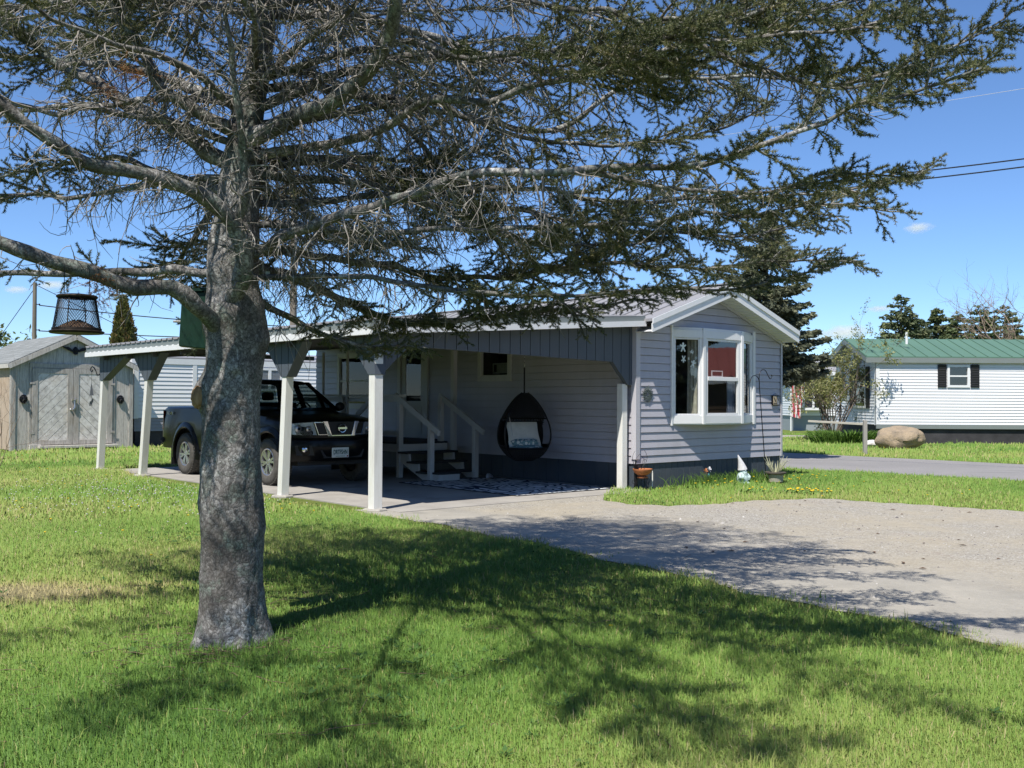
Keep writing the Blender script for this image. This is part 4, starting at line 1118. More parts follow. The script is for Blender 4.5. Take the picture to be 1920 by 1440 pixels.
q.build('bird_silhouette',M['black_metal'],pq)
q=MB(); q.prism([(3.86,1.562),(3.95,1.60),(4.04,1.562)],lambda a,b,t:(a,t,b),-.03,-.02); q.build('top_piece',simple('grey_pewter',(.25,.25,.27),.6),pq)
sb=house_thing('sunburst_ornament','grey wire sunburst ornament on the sunlit left part of the gable siding','ornament')
q=MB(); 
for k_ in range(18):
    a=2*math.pi*k_/18; r1=.125 if k_%2 else .155
    q.tube([(.27+.035*math.cos(a),-.022,1.555+.035*math.sin(a)),(.27+r1*.6*math.cos(a+.12),-.03,1.555+r1*.6*math.sin(a+.12)),(.27+r1*math.cos(a),-.022,1.555+r1*math.sin(a))],.005,4)
    q.tube([(.27+.10*math.cos(a)+.022*math.cos(b),-.024,1.555+.10*math.sin(a)+.022*math.sin(b)) for b in np.linspace(0,6.28,9)],.004,4)
for r_ in (.035,.07): q.tube([(.27+r_*math.cos(a),-.024,1.555+r_*math.sin(a)) for a in np.linspace(0,6.28,25)],.006,5)
q.build('wire_rays',simple('verdigris_wire',(.10,.125,.12),.6,.3),sb)
# ------------------------------------------------------------------ shed
def wood(name,a,b,stretch=(6,6,.7),sc=5):
    t=NT(name); n=t.noise(sc,6,.7,stretch=stretch); n2=t.noise(1.3,4,.6); n3=t.noise(30,4,.7,stretch=(3,3,.15))
    c=t.ramp(n,[(.28,tuple(x*.55 for x in a)),(.5,a),(.72,b)])
    c=t.mix(t.ramp(n2,[(.5,(0,0,0)),(.75,(.45,.45,.45))]),c,tuple(x*y for x,y in zip(a,(.95,.80,.64))))
    c=t.mix(t.ramp(n3,[(.60,(0,0,0)),(.72,(.5,.5,.5))]),c,(.10,.085,.07))
    return t.set(c,.85,0,t.bump(n3,.35,.004),.2)
M['wood']=wood('weathered_boards',(.51,.48,.435),(.68,.645,.595))
M['wood_door']=wood('weathered_diagonal',(.64,.61,.565),(.84,.81,.76),(2,2,2),4)
M['wood_dark']=wood('weathered_trim',(.40,.375,.34),(.56,.53,.49))
M['wood_fresh']=wood('pinkish_boards',(.46,.36,.27),(.58,.46,.36))
SU0,SU1,SV=-4.32,-1.05,18.5; SE=2.42; SR=3.22; SD=5.2
shd=house_thing('garden_shed','weathered grey board shed with double diagonal plank doors','shed')
uc=(SU0+SU1)/2
def st(u): return SR-abs(u-uc)*(SR-SE)/((SU1-SU0)/2)
m=MB(); a=SU0
while a<SU1-.01:
    b=min(a+.19,SU1); m.prism([(a+.003,.02),(b-.003,.02),(b-.003,st(b)),(a+.003,st(a))] if not (a<uc<b) else [(a+.003,.02),(b-.003,.02),(b-.003,st(b)),(uc,SR),(a+.003,st(a))],lambda x,z,t:(x,t,z),SV-.012*random.random()*.2,SV+.03); a=b
m.box(SU0+.01,SV+.012,.0,SU1-.01,SV+.03,SE)
m.build('front_wall',M['wood'],shd)
m=MB(); a=SV+.02
while a<SV+SD:
    m.box(SU0-.0,a+.003,.02,SU0+.03,a+.187,SE); a+=.19
m.build('side_wall',M['wood_fresh'],shd)
m=MB(); m.box(SU1-.03,SV+.03,.02,SU1,SV+SD,SE); m.box(SU0+.03,SV+SD-.03,.02,SU1-.03,SV+SD,SE); m.build('rear_wall',M['wood'],shd)
m=MB(); m.box(SU0-.02,SV-.03,.0,SU0+.09,SV-.001,SE-.02); m.box(SU1-.09,SV-.03,.0,SU1+.02,SV-.001,SE-.02); m.box(SU0-.03,SV-.0,.0,SU0-.001,SV+.10,SE); m.build('corner_board',M['wood_dark'],shd)
sr=MB()
def shingle():
    t=NT('grey_shingle'); n=t.noise(2,5,.6); w=t.n.new('ShaderNodeTexBrick'); w.inputs['Scale'].default_value=1; w.inputs['Brick Width'].default_value=.5; w.inputs['Row Height'].default_value=.15; w.inputs['Mortar Size'].default_value=.008
    w.inputs['Color1'].default_value=(.17,.18,.175,1); w.inputs['Color2'].default_value=(.23,.24,.235,1); w.inputs['Mortar'].default_value=(.08,.085,.085,1)
    mp=t.n.new('ShaderNodeMapping'); mp.inputs['Rotation'].default_value=(0,0,R(90)); t.l.new(t.tc.outputs['Object'],mp.inputs['Vector']); t.l.new(mp.outputs['Vector'],w.inputs['Vector'])
    c=t.mix(t.math('MULTIPLY',n,.4),w.outputs['Color'],(.30,.31,.30)); return t.set(c,.95,0,t.bump(t.noise(90,3,.6),.3,.005),.1)
M['shingle']=shingle()
for sg in (-1,1):
    e=uc+sg*((SU1-SU0)/2+.12); ze=st(e)+.03
    P=[(uc,SV-.16,SR+.045),(e,SV-.16,ze),(e,SV+SD+.1,ze),(uc,SV+SD+.1,SR+.045)]
    sr.add(P+[(x,y,z-.05) for x,y,z in P],[(0,1,2,3),(7,6,5,4),(0,4,5,1),(1,5,6,2),(2,6,7,3),(3,7,4,0)])
sr.build('roof',M['shingle'],shd)
m=MB()
for sg in (-1,1):
    e=uc+sg*((SU1-SU0)/2+.13)
    m.beam((uc,SV-.17,SR-.07),(e,SV-.17,st(e)-.07),.025,.12)
m.box(SU0-.14,SV-.16,SE-.17,SU0-.115,SV+SD+.1,SE-.06)
m.build('fascia',M['wood'],shd)
m=MB(); D0,D1=-3.82,-1.62
m.box(D0-.06,SV-.035,2.27,D1+.06,SV-.002,2.40); m.box(D0-.06,SV-.03,.12,D0,SV-.002,2.27); m.box(D1,SV-.03,.12,D1+.06,SV-.002,2.27); m.build('door_casing',M['wood_dark'],shd,bevel=.003)
m=MB(); m.box(D0+.15,SV-.32,.06,D1+.1,SV-.03,.13); m.box(D0-.05,SV-.1,-.05,D0+.25,SV-.0,.16); m.build('sill_step',M['wood'],shd,bevel=.004)
for k,(x0,x1) in enumerate(((D0+.01,-2.725),(-2.715,D1-.01))):
    f=MB(); W_=.15
    f.box(x0,SV-.055,.15,x0+W_,SV-.02,2.26); f.box(x1-W_,SV-.055,.15,x1,SV-.02,2.26); f.box(x0+W_,SV-.052,2.12,x1-W_,SV-.02,2.26); f.box(x0+W_,SV-.052,.15,x1-W_,SV-.02,.27)
    dr_=f.build('door',M['wood_dark'],shd,bevel=.003)
    p=MB(); X0,X1,Z0,Z1=x0+W_,x1-W_,.27,2.12
    # diagonal planks clipped to the panel
    def clip(poly,ax,val,keep):
        out=[]
        for i in range(len(poly)):
            a=poly[i];b=poly[(i+1)%len(poly)]; ia=(a[ax]-val)*keep>=0; ib=(b[ax]-val)*keep>=0
            if ia: out.append(a)
            if ia!=ib:
                t=(val-a[ax])/(b[ax]-a[ax]); out.append((a[0]+(b[0]-a[0])*t,a[1]+(b[1]-a[1])*t))
        return out
    dsg=1 if k==0 else -1; wd=.255
    for i in range(-14,16):
        c=Z0+i*wd
        if dsg>0: poly=[(X0-.1,c-.1),(X1+.1,c+(X1-X0)+.1),(X1+.1,c+(X1-X0)+.1+wd-.014),(X0-.1,c-.1+wd-.014)]
        else: poly=[(X0-.1,c+.1+(X1-X0)),(X1+.1,c-.1),(X1+.1,c-.1+wd-.014),(X0-.1,c+.1+(X1-X0)+wd-.014)]
        for ax,val,kp in ((0,X0,1),(0,X1,-1),(1,Z0,1),(1,Z1,-1)):
            if poly: poly=clip(poly,ax,val,kp)
        if len(poly)>2: p.prism(poly,lambda a,b,t:(a,t,b),SV-.040-.004*random.random(),SV-.022)
    p.box(X0,SV-.0215,Z0,X1,SV-.015,Z1)
    p.build('plank_panel',M['wood_door'],dr_)
    h=MB(); xx=x0 if k==0 else x1
    for z in (.48,1.85): h.box(xx-.06,SV-.062,z-.03,xx+.07,SV-.056,z+.03)
    h.build('hinge',M['wood_dark'],dr_)
h=MB(); h.tube([(-2.76,SV-.06,1.36),(-2.74,SV-.12,1.44),(-2.66,SV-.12,1.42),(-2.64,SV-.06,1.30)],.014,6); h.ball((-2.80,SV-.07,1.12),.03,8,6); h.tube([(-2.70,SV-.08,1.40),(-2.68,SV-.09,1.20),(-2.72,SV-.08,1.12)],.03,8); h.build('latch',M['alloy'],shd,smooth=True)
# ornaments on the shed
for uu,lab in ((-4.03,'round black lion head plaque on the shed boards left of the doors'),(-1.40,'round black lion head plaque on the shed boards right of the doors')):
    t_=thing('lion_plaque',lab,'ornament',HW(uu,SV-.02,1.41),YAW,'lion head plaques beside the shed doors')
    q=MB(); 
    for k in range(16):
        a=2*math.pi*k/16; q.ball((.075*math.cos(a),-.02,.09*math.sin(a)),.035,8,5,(1,.7,1))
    q.ball((0,-.03,0),.075,12,8,(1,.6,1.1)); q.ball((0,-.08,-.02),.035,10,6); 
    for s_ in (-1,1): q.ball((s_*.05,-.06,.05),.02,8,5)
    q.build('mane',M['black_metal'],t_,smooth=True)
    q=MB(); q.tube([(.045*math.cos(a),-.105+.01*math.sin(a),-.07+.05*math.sin(a)) for a in np.linspace(0,6.28,20)],.008,6); q.build('ring',M['black_metal'],t_,smooth=True)
eg=thing('eagle_ornament','black spread winged eagle silhouette high on the shed gable','ornament',HW(-2.68,SV-.03,2.80),YAW)
q=MB(); o=[(-.40,.10),(-.30,.085),(-.18,.07),(-.09,.0),(-.05,.05),(-.02,.09),(.03,.085),(.05,.05),(.09,.0),(.18,.06),(.30,.07),(.42,.065),(.34,.02),(.22,-.03),(.12,-.055),(.07,-.06),(.06,-.12),(.0,-.14),(-.05,-.12),(-.07,-.06),(-.13,-.045),(-.24,.01)]
q.prism([(a,b) for a,b in o],lambda a,b,t:(a,t,b),-.035,-.01); q.ball((0,-.045,.0),.05,10,6,(1,.5,1.5)); q.build('eagle',M['black_metal'],eg)

# ------------------------------------------------------------------ other homes
M['white_siding']=painted('white_siding',(.80,.80,.80),.45,(.5,.5,.48),.12,1.2)
M['grey_skirt']=painted('grey_skirting',(.30,.33,.35),.6,(.2,.2,.2),.2,1)
M['black_skirt']=simple('dark_skirting',(.045,.043,.046),.8,0,.4,1.5,.2,20)
def metal_roof(name,c):
    return painted(name,c,.5,tuple(x*.6 for x in c),.4,.8,(1,.2,1))
def home(name,label,cat,loc,rz,W,LN,zs,ze,zr,wallm,skm,roofm,fasm,c=.11,ov=.4,ribs=0,opens=(),gopens=(),ev=.25):
    h=thing(name,label,cat,loc,rz)
    m=MB(); siding(m,lambda a,o,z:(a,-o,z),0,LN,zs,ze,c=c,d=.016,opens=opens); m.build('long_wall',wallm,h)
    gl=lambda z:(0,W) if z<=ze else ((z-ze)/(zr-ze)*W/2, W-(z-ze)/(zr-ze)*W/2)
    m=MB(); siding(m,lambda a,o,z:(-o,a,z),0,W,zs,zr-.03,c=c,d=.016,lim=gl,opens=gopens); m.build('gable_wall',wallm,h)
    m=MB(); siding(m,lambda a,o,z:(LN+o,a,z),0,W,zs,zr-.03,c=c,d=.016,lim=gl); siding(m,lambda a,o,z:(a,W+o,z),0,LN,zs,ze,c=c); m.build('rear_wall',wallm,h)
    m=MB(); m.box(.04,.04,-.1,LN-.04,.06,zs+.005); m.box(.04,.06,-.1,.06,W-.06,zs+.005); m.box(.04,W-.06,-.1,LN-.04,W-.04,zs+.005); m.box(LN-.06,.06,-.1,LN-.04,W-.06,zs+.005); m.build('skirting',skm,h)
    m=MB(); m.box(-.03,-.03,zs-.02,.11,-.017,ze); m.box(-.03,-.03,zs-.02,-.017,.11,ze); m.build('corner_trim',M['white_vinyl'],h)
    m=MB(); m.box(LN-.11,-.03,zs-.02,LN+.03,-.017,ze); m.build('corner_trim',M['white_vinyl'],h)
    m=MB(); s_=(zr-ze)/(W/2)
    for sg in (-1,1):
        e=W/2+sg*(W/2+ev); zz=zr+.05-(abs(e-W/2))*s_
        P=[(-ov,W/2,zr+.05),(LN+ov,W/2,zr+.05),(LN+ov,e,zz),(-ov,e,zz)]
        m.add(P+[(x,y,z-.04) for x,y,z in P],[(0,1,2,3),(7,6,5,4),(0,4,5,1),(1,5,6,2),(2,6,7,3),(3,7,4,0)])
        if ribs:
            x=-ov+.02
            while x<LN+ov: m.beam((x,W/2,zr+.06),(x,e,zz+.01),.03,.03); x+=ribs
    m.build('roof',roofm,h)
    m=MB()
    for sg in (-1,1):
        e=W/2+sg*(W/2+ev-.01); zz=zr+.01-(abs(e-W/2))*s_
        m.box(-ov+.0,e-.015,zz-.18,LN+ov,e+.015,zz-.005)
        for xx in (-ov+.012,LN+ov-.012): m.beam((xx,W/2,zr-.08),(xx,e,zz-.09),.03,.16)
        m.quad((-ov,e,zz-.17),(LN+ov,e,zz-.17),(LN+ov,W/2+sg*W/2,zz-.15),(-ov,W/2+sg*W/2,zz-.15))
        m.quad((-ov,e,zz-.17),(0,e,zz-.17),(0,W/2,zr-.17),(-ov,W/2,zr-.17))
    m.build('fascia',fasm,h)
    return h
def home_window(h,P,a0,a1,z0,z1,shut=None,rail=True,w=.08,lining=True):
    f=MB(); frame_rect(f,P,a0,a1,z0,z1,w,-.02,.05); 
    if rail: 
        zc=(z0+z1)/2; f.add([P(a0+w,-.01,zc-.025),P(a1-w,-.01,zc-.025),P(a1-w,.03,zc-.025),P(a0+w,.03,zc-.025),P(a0+w,-.01,zc+.025),P(a1-w,-.01,zc+.025),P(a1-w,.03,zc+.025),P(a0+w,.03,zc+.025)],[(3,2,1,0),(4,5,6,7),(0,1,5,4),(1,2,6,5),(2,3,7,6),(3,0,4,7)])
    o=f.build('window',M['white_vinyl'],h)
    g_=MB(); pane(g_,P,a0+w,a1-w,z0+w,z1-w,.0); g_.build('pane',M['glass'],o)
    b_=MB(); pane(b_,P,a0-.1,a1+.1,z0-.1,z1+.1,-.35); b_.build('room_shade_sheet',M['dark'],o)  # room shade given as a dark sheet just behind the pane
    if shut:
        for x0,x1 in ((a0-.03-shut,a0-.03),(a1+.03,a1+.03+shut)):
            s_=MB(); s_.add([P(x0,.018,z0),P(x1,.018,z0),P(x1,.05,z0),P(x0,.05,z0),P(x0,.018,z1),P(x1,.018,z1),P(x1,.05,z1),P(x0,.05,z1)],[(3,2,1,0),(4,5,6,7),(0,1,5,4),(1,2,6,5),(2,3,7,6),(3,0,4,7)])
            n=int((z1-z0)/.06)
            for i in range(n):
                z=z0+.04+i*.06
                s_.add([P(x0+.04,.05,z),P(x1-.04,.05,z),P(x1-.04,.06,z+.03),P(x0+.04,.06,z+.03),P(x0+.04,.05,z+.045),P(x1-.04,.05,z+.045)],[(0,1,2,3),(3,2,5,4)])
            s_.build('shutter',M['black_plastic'],h)
    return o
PL=lambda a,o,z:(a,-o,z); PGd=lambda a,o,z:(-o,a,z)
GREEN=metal_roof('green_metal_roof',(.105,.195,.14))
h1=home('green_roof_home','white sided home with a green metal roof and black shutters','house',(12.65,35,0),0,4.3,15,.66,3.02,3.72,M['white_siding'],M['black_skirt'],GREEN,M['fascia_grey'],c=.105,ribs=.42,ev=.14,
        opens=[(2.50,3.20,2.0,2.70)],gopens=[(1.0,2.2,1.25,2.68)])
home_window(h1,PL,2.46,3.24,1.96,2.75,.30)
home_window(h1,PGd,.95,2.25,1.22,2.70,.34)
m=MB(); m.box(0,-.05,2.86,15,-.03,2.98); m.build('eave_board',M['white_vinyl'],h1)
m=MB(); m.tube([(1.65,1.5,3.4),(1.65,1.5,3.98)],.05,10); m.build('vent_pipe',M['white_vinyl'],h1,smooth=True)
m=MB(); m.box(-.01,-.05,.52,15,-.005,.67); m.build('base_band',M['fascia_grey'],h1)
h2=home('white_home','small white home with a grey base and bay window behind the leafing shrub','house',(13.9,50,0),R(4),4.2,12,.75,3.0,3.7,M['white_siding'],M['grey_skirt'],M['roof_white'],M['white_vinyl'],c=.12,opens=[(.3,1.5,1.15,2.5)])
m=MB(); m.prism([(.2,-.0),(.45,-.35),(1.45,-.35),(1.7,0)],lambda a,b,t:(a,b,t),1.02,1.14); m.prism([(.2,-.0),(.45,-.35),(1.45,-.35),(1.7,0)],lambda a,b,t:(a,b,t),2.55,2.75); 
for x in (.45,.95,1.45): m.box(x-.05,-.37,1.14,x+.05,-.29,2.55)
o=m.build('bay_window',M['white_vinyl'],h2); g_=MB(); g_.quad((.45,-.33,1.14),(1.45,-.33,1.14),(1.45,-.33,2.55),(.45,-.33,2.55)); g_.build('pane',M['glass'],o); g_=MB(); g_.quad((.2,-.02,1.1),(1.7,-.02,1.1),(1.7,-.02,2.6),(.2,-.02,2.6)); g_.build('room_shade_sheet',M['dark'],o)  # last quad: dark sheet in place of the bay's shaded room
m=MB(); m.box(2.62,-.05,0,2.82,-.02,3.0); m.build('wall_trim',M['white_vinyl'],h2)
# white neighbour seen beneath the carport roof
nl=HW(-.78,19.0)
h3=home('white_neighbour_home','low white sided home behind the carport with a grey louvred window','house',nl,YAW,4.2,14,.86,2.66,2.98,M['white_siding'],M['black_skirt'],M['roof_white'],M['white_vinyl'],c=.125,ov=.1,ev=.03)
m=MB(); siding(m,lambda a,o,z:(a,-o+.02,z),0,14,.46,.86,c=.1); m.build('lower_band',painted('grey_lower_siding',(.30,.30,.33),.5,(.2,.2,.2),.2,1),h3)
m=MB(); m.box(1.80,-.03,.86,1.93,-.018,2.66); m.build('wall_trim',M['white_vinyl'],h3)
m=MB(); frame_rect(m,PL,4.0,4.88,1.7,2.45,.07,.0,.05); m.box(4.38,-.05,1.77,4.48,-.01,2.38); o=m.build('window',M['white_vinyl'],h3)
m=MB()
for i in range(14): m.box(4.07,-.03,1.78+i*.043,4.81,-.012,1.81+i*.043)
m.build('louvre',painted('grey_louvre',(.22,.23,.24),.6,(.1,.1,.1),.2,3),o)
# red roofed home to the right of the frame: it is what the bay window mirrors
RED=metal_roof('red_metal_roof',(.45,.15,.13))
h4=home('red_roof_home','red roofed home mirrored in the upper centre pane of the bay window','house',(28,26,0),R(-90),5,14,.5,2.45,3.75,simple('brown_wall',(.13,.09,.06),.8,0,.2,1),M['black_skirt'],RED,M['white_vinyl'],c=.2,ribs=.5)

# ------------------------------------------------------------------ trees and shrubs of the middle distance
def leaf_mat(name,cols,transl=.25,rough=.6):
    m=bpy.data.materials.new(name); m.use_nodes=True; t=m.node_tree; n=t.nodes; b=n['Principled BSDF']; out=n['Material Output']
    at=n.new('ShaderNodeAttribute'); at.attribute_name='rnd'; rp=n.new('ShaderNodeValToRGB'); e=rp.color_ramp.elements
    while len(e)<len(cols): e.new(.5)
    for el,(p,c) in zip(e,cols): el.position=p; el.color=(*c,1)
    t.links.new(at.outputs['Fac'],rp.inputs[0]); t.links.new(rp.outputs[0],b.inputs['Base Color']); b.inputs['Roughness'].default_value=rough; b.inputs['Specular IOR Level'].default_value=.25
    tr=n.new('ShaderNodeBsdfTranslucent'); mx=n.new('ShaderNodeMixShader'); mx.inputs[0].default_value=transl
    t.links.new(rp.outputs[0],tr.inputs['Color']); t.links.new(b.outputs[0],mx.inputs[1]); t.links.new(tr.outputs[0],mx.inputs[2]); t.links.new(mx.outputs[0],out.inputs['Surface'])
    return m
def quads_np(Cn,A,B):
    """rhombic leaf quads: centre, half long axis, half short axis"""
    V=np.stack([Cn-A,Cn+B,Cn+A,Cn-B],1).reshape(-1,3); F=np.arange(len(V)).reshape(-1,4); return V,F
def unit(v): return v/(np.linalg.norm(v,axis=-1,keepdims=True)+1e-9)
def conifer(name,label,loc,h,r,m,bark,N=9000,seed=1,z0=.08,leaf=.16,droop=.25,power=.9,group=None,cat='tree',nb=60,lean=0):
    rg=np.random.default_rng(seed)
    o=thing(name,label,cat,loc,rg.uniform(0,6),group)
    tk=MB(); tk.tube([(lean*math.sin(k),0,h*k/8) for k in range(9)],[.028*h*(1-k/8.3)+.01 for k in range(9)],8); tk.build('trunk',bark,o,smooth=True)
    bt=z0+(1-z0)*rg.random(nb)**1.25; ba=rg.random(nb)*6.283; bl=r*(1-bt)**power*rg.uniform(.65,1.12,nb)+.06*r
    w_=bl*(.4+bl); idx=rg.choice(nb,N,p=w_/w_.sum()); s=rg.random(N)**.62
    wid=.20*bl[idx]*(1-s*.55)+.03*r
    lat=rg.normal(0,1,N)*wid*.55; dirx=np.cos(ba[idx]); diry=np.sin(ba[idx]); rad=bl[idx]*s
    z=bt[idx]*h - droop*rad*(1-.55*s)+rg.normal(0,.02*h*.35,N)*(.35+1-s) + .10*rad*s*s - np.abs(lat)*.35
    C_=np.stack([dirx*rad-diry*lat,diry*rad+dirx*lat,z],1)
    d=unit(np.stack([dirx,diry,np.full(N,-.15)],1)+rg.normal(0,.55,(N,3))); sd=unit(np.cross(d,rg.normal(0,1,(N,3))))
    L_=leaf*rg.uniform(.5,1.3,N)[:,None]
    V,F=quads_np(C_,d*L_*.5,sd*L_*.20)
    rr=np.clip(rg.random(nb)[idx]*.5+rg.random(N)*.5,0,1)
    fast_mesh('crown',V,F,m,o,attr=np.repeat(rr,4))
    br=[];rad_=[]
    for i in range(nb):
        t=np.linspace(0,1,5); rr_=bl[i]*t
        br.append(np.stack([math.cos(ba[i])*rr_,math.sin(ba[i])*rr_,bt[i]*h-droop*rr_*(1-.55*t)+.1*rr_*t*t],1)); rad_.append(.012*bl[i]*(1-t)+.006)
    V,F=tubes_np(br,np.array(rad_),4); fast_mesh('branch',V,F,bark,o)
    return o
BARK=simple('grey_bark',(.13,.11,.09),.9,0,.3,10,.5,40)
SPR=leaf_mat('spruce_needles',[(0,(.04,.06,.03)),(.5,(.10,.125,.06)),(1,(.19,.20,.10))],.2)
BSPR=leaf_mat('blue_spruce_needles',[(0,(.05,.06,.04)),(.5,(.12,.13,.08)),(1,(.22,.22,.13))],.15)
PINE=leaf_mat('pine_needles',[(0,(.045,.07,.03)),(.5,(.105,.135,.055)),(1,(.20,.20,.08))],.2)
ARB=leaf_mat('cedar_sprays',[(0,(.05,.06,.015)),(.5,(.11,.12,.03)),(.8,(.17,.15,.045)),(1,(.20,.13,.05))],.2)
def at(px,Y,z=0): return ((px-960)/1889.4*Y,Y,z)
conifer('blue_spruce','olive grey spruce standing behind the right corner of the lilac grey home',at(1436,25.5),6.2,2.0,BSPR,BARK,N=46000,seed=4,leaf=.16,nb=170,power=.62,z0=.33,droop=.34)
for px,Y,h,r,sd_,lab,mm_ in ((1690,82,10.2,3.0,1,'tallest dark spruce above the left end of the green roof',SPR),(1757,84,9.4,2.1,2,'narrow spruce between the tallest spruce and the paired pines',PINE),
    (1795,80,8.6,2.2,3,'short brownish green spruce over the middle of the green roof',PINE),(1838,88,10.0,3.3,5,'broad olive pine just left of the bare tree',PINE),(1728,92,9.0,2.4,6,'dim spruce peeking between the two leftmost spruces',SPR),
    (1885,95,10.6,3.4,8,'dark pine behind the bare tree at the right edge',PINE),(1655,86,6.0,1.6,9,'low dark spruce beside the white vent pipe end of the green roof',SPR)):
    conifer('spruce_tree',lab,at(px,Y),h,r*1.45,mm_,BARK,N=26000,seed=sd_,leaf=.40,nb=190,power=.72,z0=.15,droop=.12,group='conifers beyond the green roof')
for x,y,h,sd_ in ((17.5,6.5,9,21),(21,2.5,11,22),(14.5,3.5,8,23)):
    conifer('dark_spruce','dark spruce outside the frame mirrored in the left bay window pane',(x,y,0),h,2.6,SPR,BARK,N=6000,seed=sd_,leaf=.4,nb=60,group='spruces mirrored in the bay window')
BEH=None  # unseen spruces added to block low sky light and darken reflections
for k,(x,y,h) in enumerate(((-15,19,8.5),(-16.5,14.5,9),(-15,10,8),(-16,5.5,9.5),(-15,1,8.5),(-17,-5,9),(-13,-13,9),(-6.5,-16,9.5),(0,-17.5,9),(6.5,-16,8.5),(13,-13,9.5),(18,-6,9),(36,14,11),(37,19,12),(36,24,11),(38,29,12))):
    if BEH is None:
        BEH=conifer('sky_blocking_spruce','spruce added outside the frame to darken the low sky and reflections',(x,y,0),9,3.0,SPR,BARK,N=9000,seed=40,leaf=.42,nb=90,power=.7,group='spruces added outside the frame to darken the low sky'); o=BEH
    else: o=copy_tree(BEH); o.rotation_euler=(0,0,k*1.7)
    o.location=(x,y,0); s_=h/9; o.scale=(s_,s_,s_)
def arborvitae(loc,h,r):
    o=thing('cedar_tree','dense yellow green column cedar behind the shed','tree',loc)
    rg=np.random.default_rng(3); N=15000
    tk=MB(); tk.tube([(0,0,0),(0,0,h*.5),(0,0,h*.96)],[.09,.06,.02],8); tk.build('trunk',BARK,o)
    t=rg.random(N)**.85; a=rg.random(N)*6.283; prof=r*np.clip((1-t)**.62*(1+.15*np.sin(a*3+t*9))*(1+.10*np.sin(a*7+t*23)),.02,None)*np.minimum(1,.6+t*3)
    s=rg.random(N)**.35; rad=prof*s*rg.uniform(.88,1.1,N)
    C_=np.stack([np.cos(a)*rad,np.sin(a)*rad,t*h],1); d=unit(np.stack([np.cos(a)*.5,np.sin(a)*.5,np.full(N,.9)],1)+rg.normal(0,.35,(N,3))); sd=unit(np.cross(d,rg.normal(0,1,(N,3)))); L_=rg.uniform(.06,.17,N)[:,None]
    V,F=quads_np(C_,d*L_*.6,sd*L_*.3); rr=np.clip(.5+.35*np.sin(a*5+t*17)+rg.normal(0,.22,N),0,1); fast_mesh('crown',V,F,ARB,o,attr=np.repeat(rr,4))
arborvitae(at(229,34.5),4.95,.82)
def branching(o,base,n0,h,spread,levels,r0,rg,name,m,leafm=None,leafN=0,leafs=.05,up=.25,lname='foliage'):
    """bare multi stem shrub or tree: recursive tubes"""
    P=[];Rr=[];tips=[]
    def grow(p,d,l,r,lv):
        pts=[p]; n=6; q=p.copy(); dd=d.copy()
        for i in range(n-1):
            dd=unit(dd+rg.normal(0,.16,3)+np.array([0,0,up*.25])); q=q+dd*l/(n-1); pts.append(q.copy())
        P.append(pts); Rr.append(np.linspace(r,r*.55,n))
        if lv<levels:
            k=rg.integers(2,4) if lv==0 else rg.integers(2,5)
            for j in range(k):
                i=rg.integers(2,n); nd=unit(dd+rg.normal(0,.55,3)); grow(np.array(pts[i]),nd,l*rg.uniform(.5,.8),r*.55,lv+1)
        else: tips.extend(pts[2:])
    for i in range(n0):
        a=rg.random()*6.283; d=unit(np.array([math.cos(a)*spread*rg.uniform(.3,1),math.sin(a)*spread*rg.uniform(.3,1),1.0])); grow(np.array(base)+np.array([math.cos(a),math.sin(a),0])*.12,d,h*rg.uniform(.4,.62),r0*rg.uniform(.6,1.1),0)
    V,F=tubes_np(P,np.array(Rr),4); fast_mesh(name,V,F,m,o,smooth=True)
    if leafm:
        T=np.array(tips); i=rg.integers(0,len(T),leafN); C_=T[i]+rg.normal(0,leafs*1.4,(leafN,3)); d=unit(rg.normal(0,1,(leafN,3))); sd=unit(np.cross(d,rg.normal(0,1,(leafN,3)))); L_=leafs*rg.uniform(.6,1.4,leafN)[:,None]
        V,F=quads_np(C_,d*L_,sd*L_*.45); fast_mesh(lname,V,F,leafm,o,attr=np.repeat(rg.random(leafN),4))
TWIG=simple('brown_stems',(.16,.125,.10),.9,0,.3,8); PALETWIG=simple('pale_bare_twigs',(.27,.20,.15),.9,0,.25,8)
SLEAF=leaf_mat('pale_spring_leaves',[(0,(.16,.18,.06)),(.6,(.32,.33,.13)),(1,(.46,.43,.2))],.45)
YLEAF=leaf_mat('spring_leaves',[(0,(.06,.09,.02)),(.6,(.13,.16,.04)),(1,(.22,.21,.07))],.35)
sh_=thing('leafing_shrub','many stemmed shrub with sparse spring leaves in front of the green roofed home','shrub',at(1562,36.6))
branching(sh_,(0,0,0),17,3.5,.30,3,.034,np.random.default_rng(12),'stem',TWIG,SLEAF,11000,.045)
bt=thing('bare_tree','leafless pale tree at the right edge behind the green roof','tree',at(1925,70)); branching(bt,(0,0,0),8,9.2,.5,5,.12,np.random.default_rng(5),'trunk',PALETWIG)
bt=thing('bare_tree','leafless twiggy tree just left of the right edge behind the pines','tree',at(1862,78)); branching(bt,(0,0,0),4,7.5,.4,4,.09,np.random.default_rng(6),'trunk',PALETWIG)
for i,(px,Y,h,lab) in enumerate(((8,62,5.4,'olive bush at the left edge behind the shed roof'),(42,66,5.0,'smaller olive bush between the shed roof and utility pole'))):
    b_=thing('distant_bush',lab,'bush',at(px,Y)); branching(b_,(0,0,0),12,h,.6,3,.05,np.random.default_rng(30+i),'stem',TWIG,YLEAF,3500,.16)
lb=thing('bare_sapling','thin bare sapling with pale twigs at the left edge before the shed','sapling',at(-14,20)); branching(lb,(0,0,0),5,1.9,.55,3,.012,np.random.default_rng(44),'stem',PALETWIG)
lily=thing('lily_clump','clump of fresh green strap leaves at the foot of the leafing shrub','plant',at(1592,34.5))
rg=np.random.default_rng(3); N=420; a=rg.random(N)*6.28; rr=rg.random(N)**.5*1.0; Lh=rg.uniform(.35,.6,N)
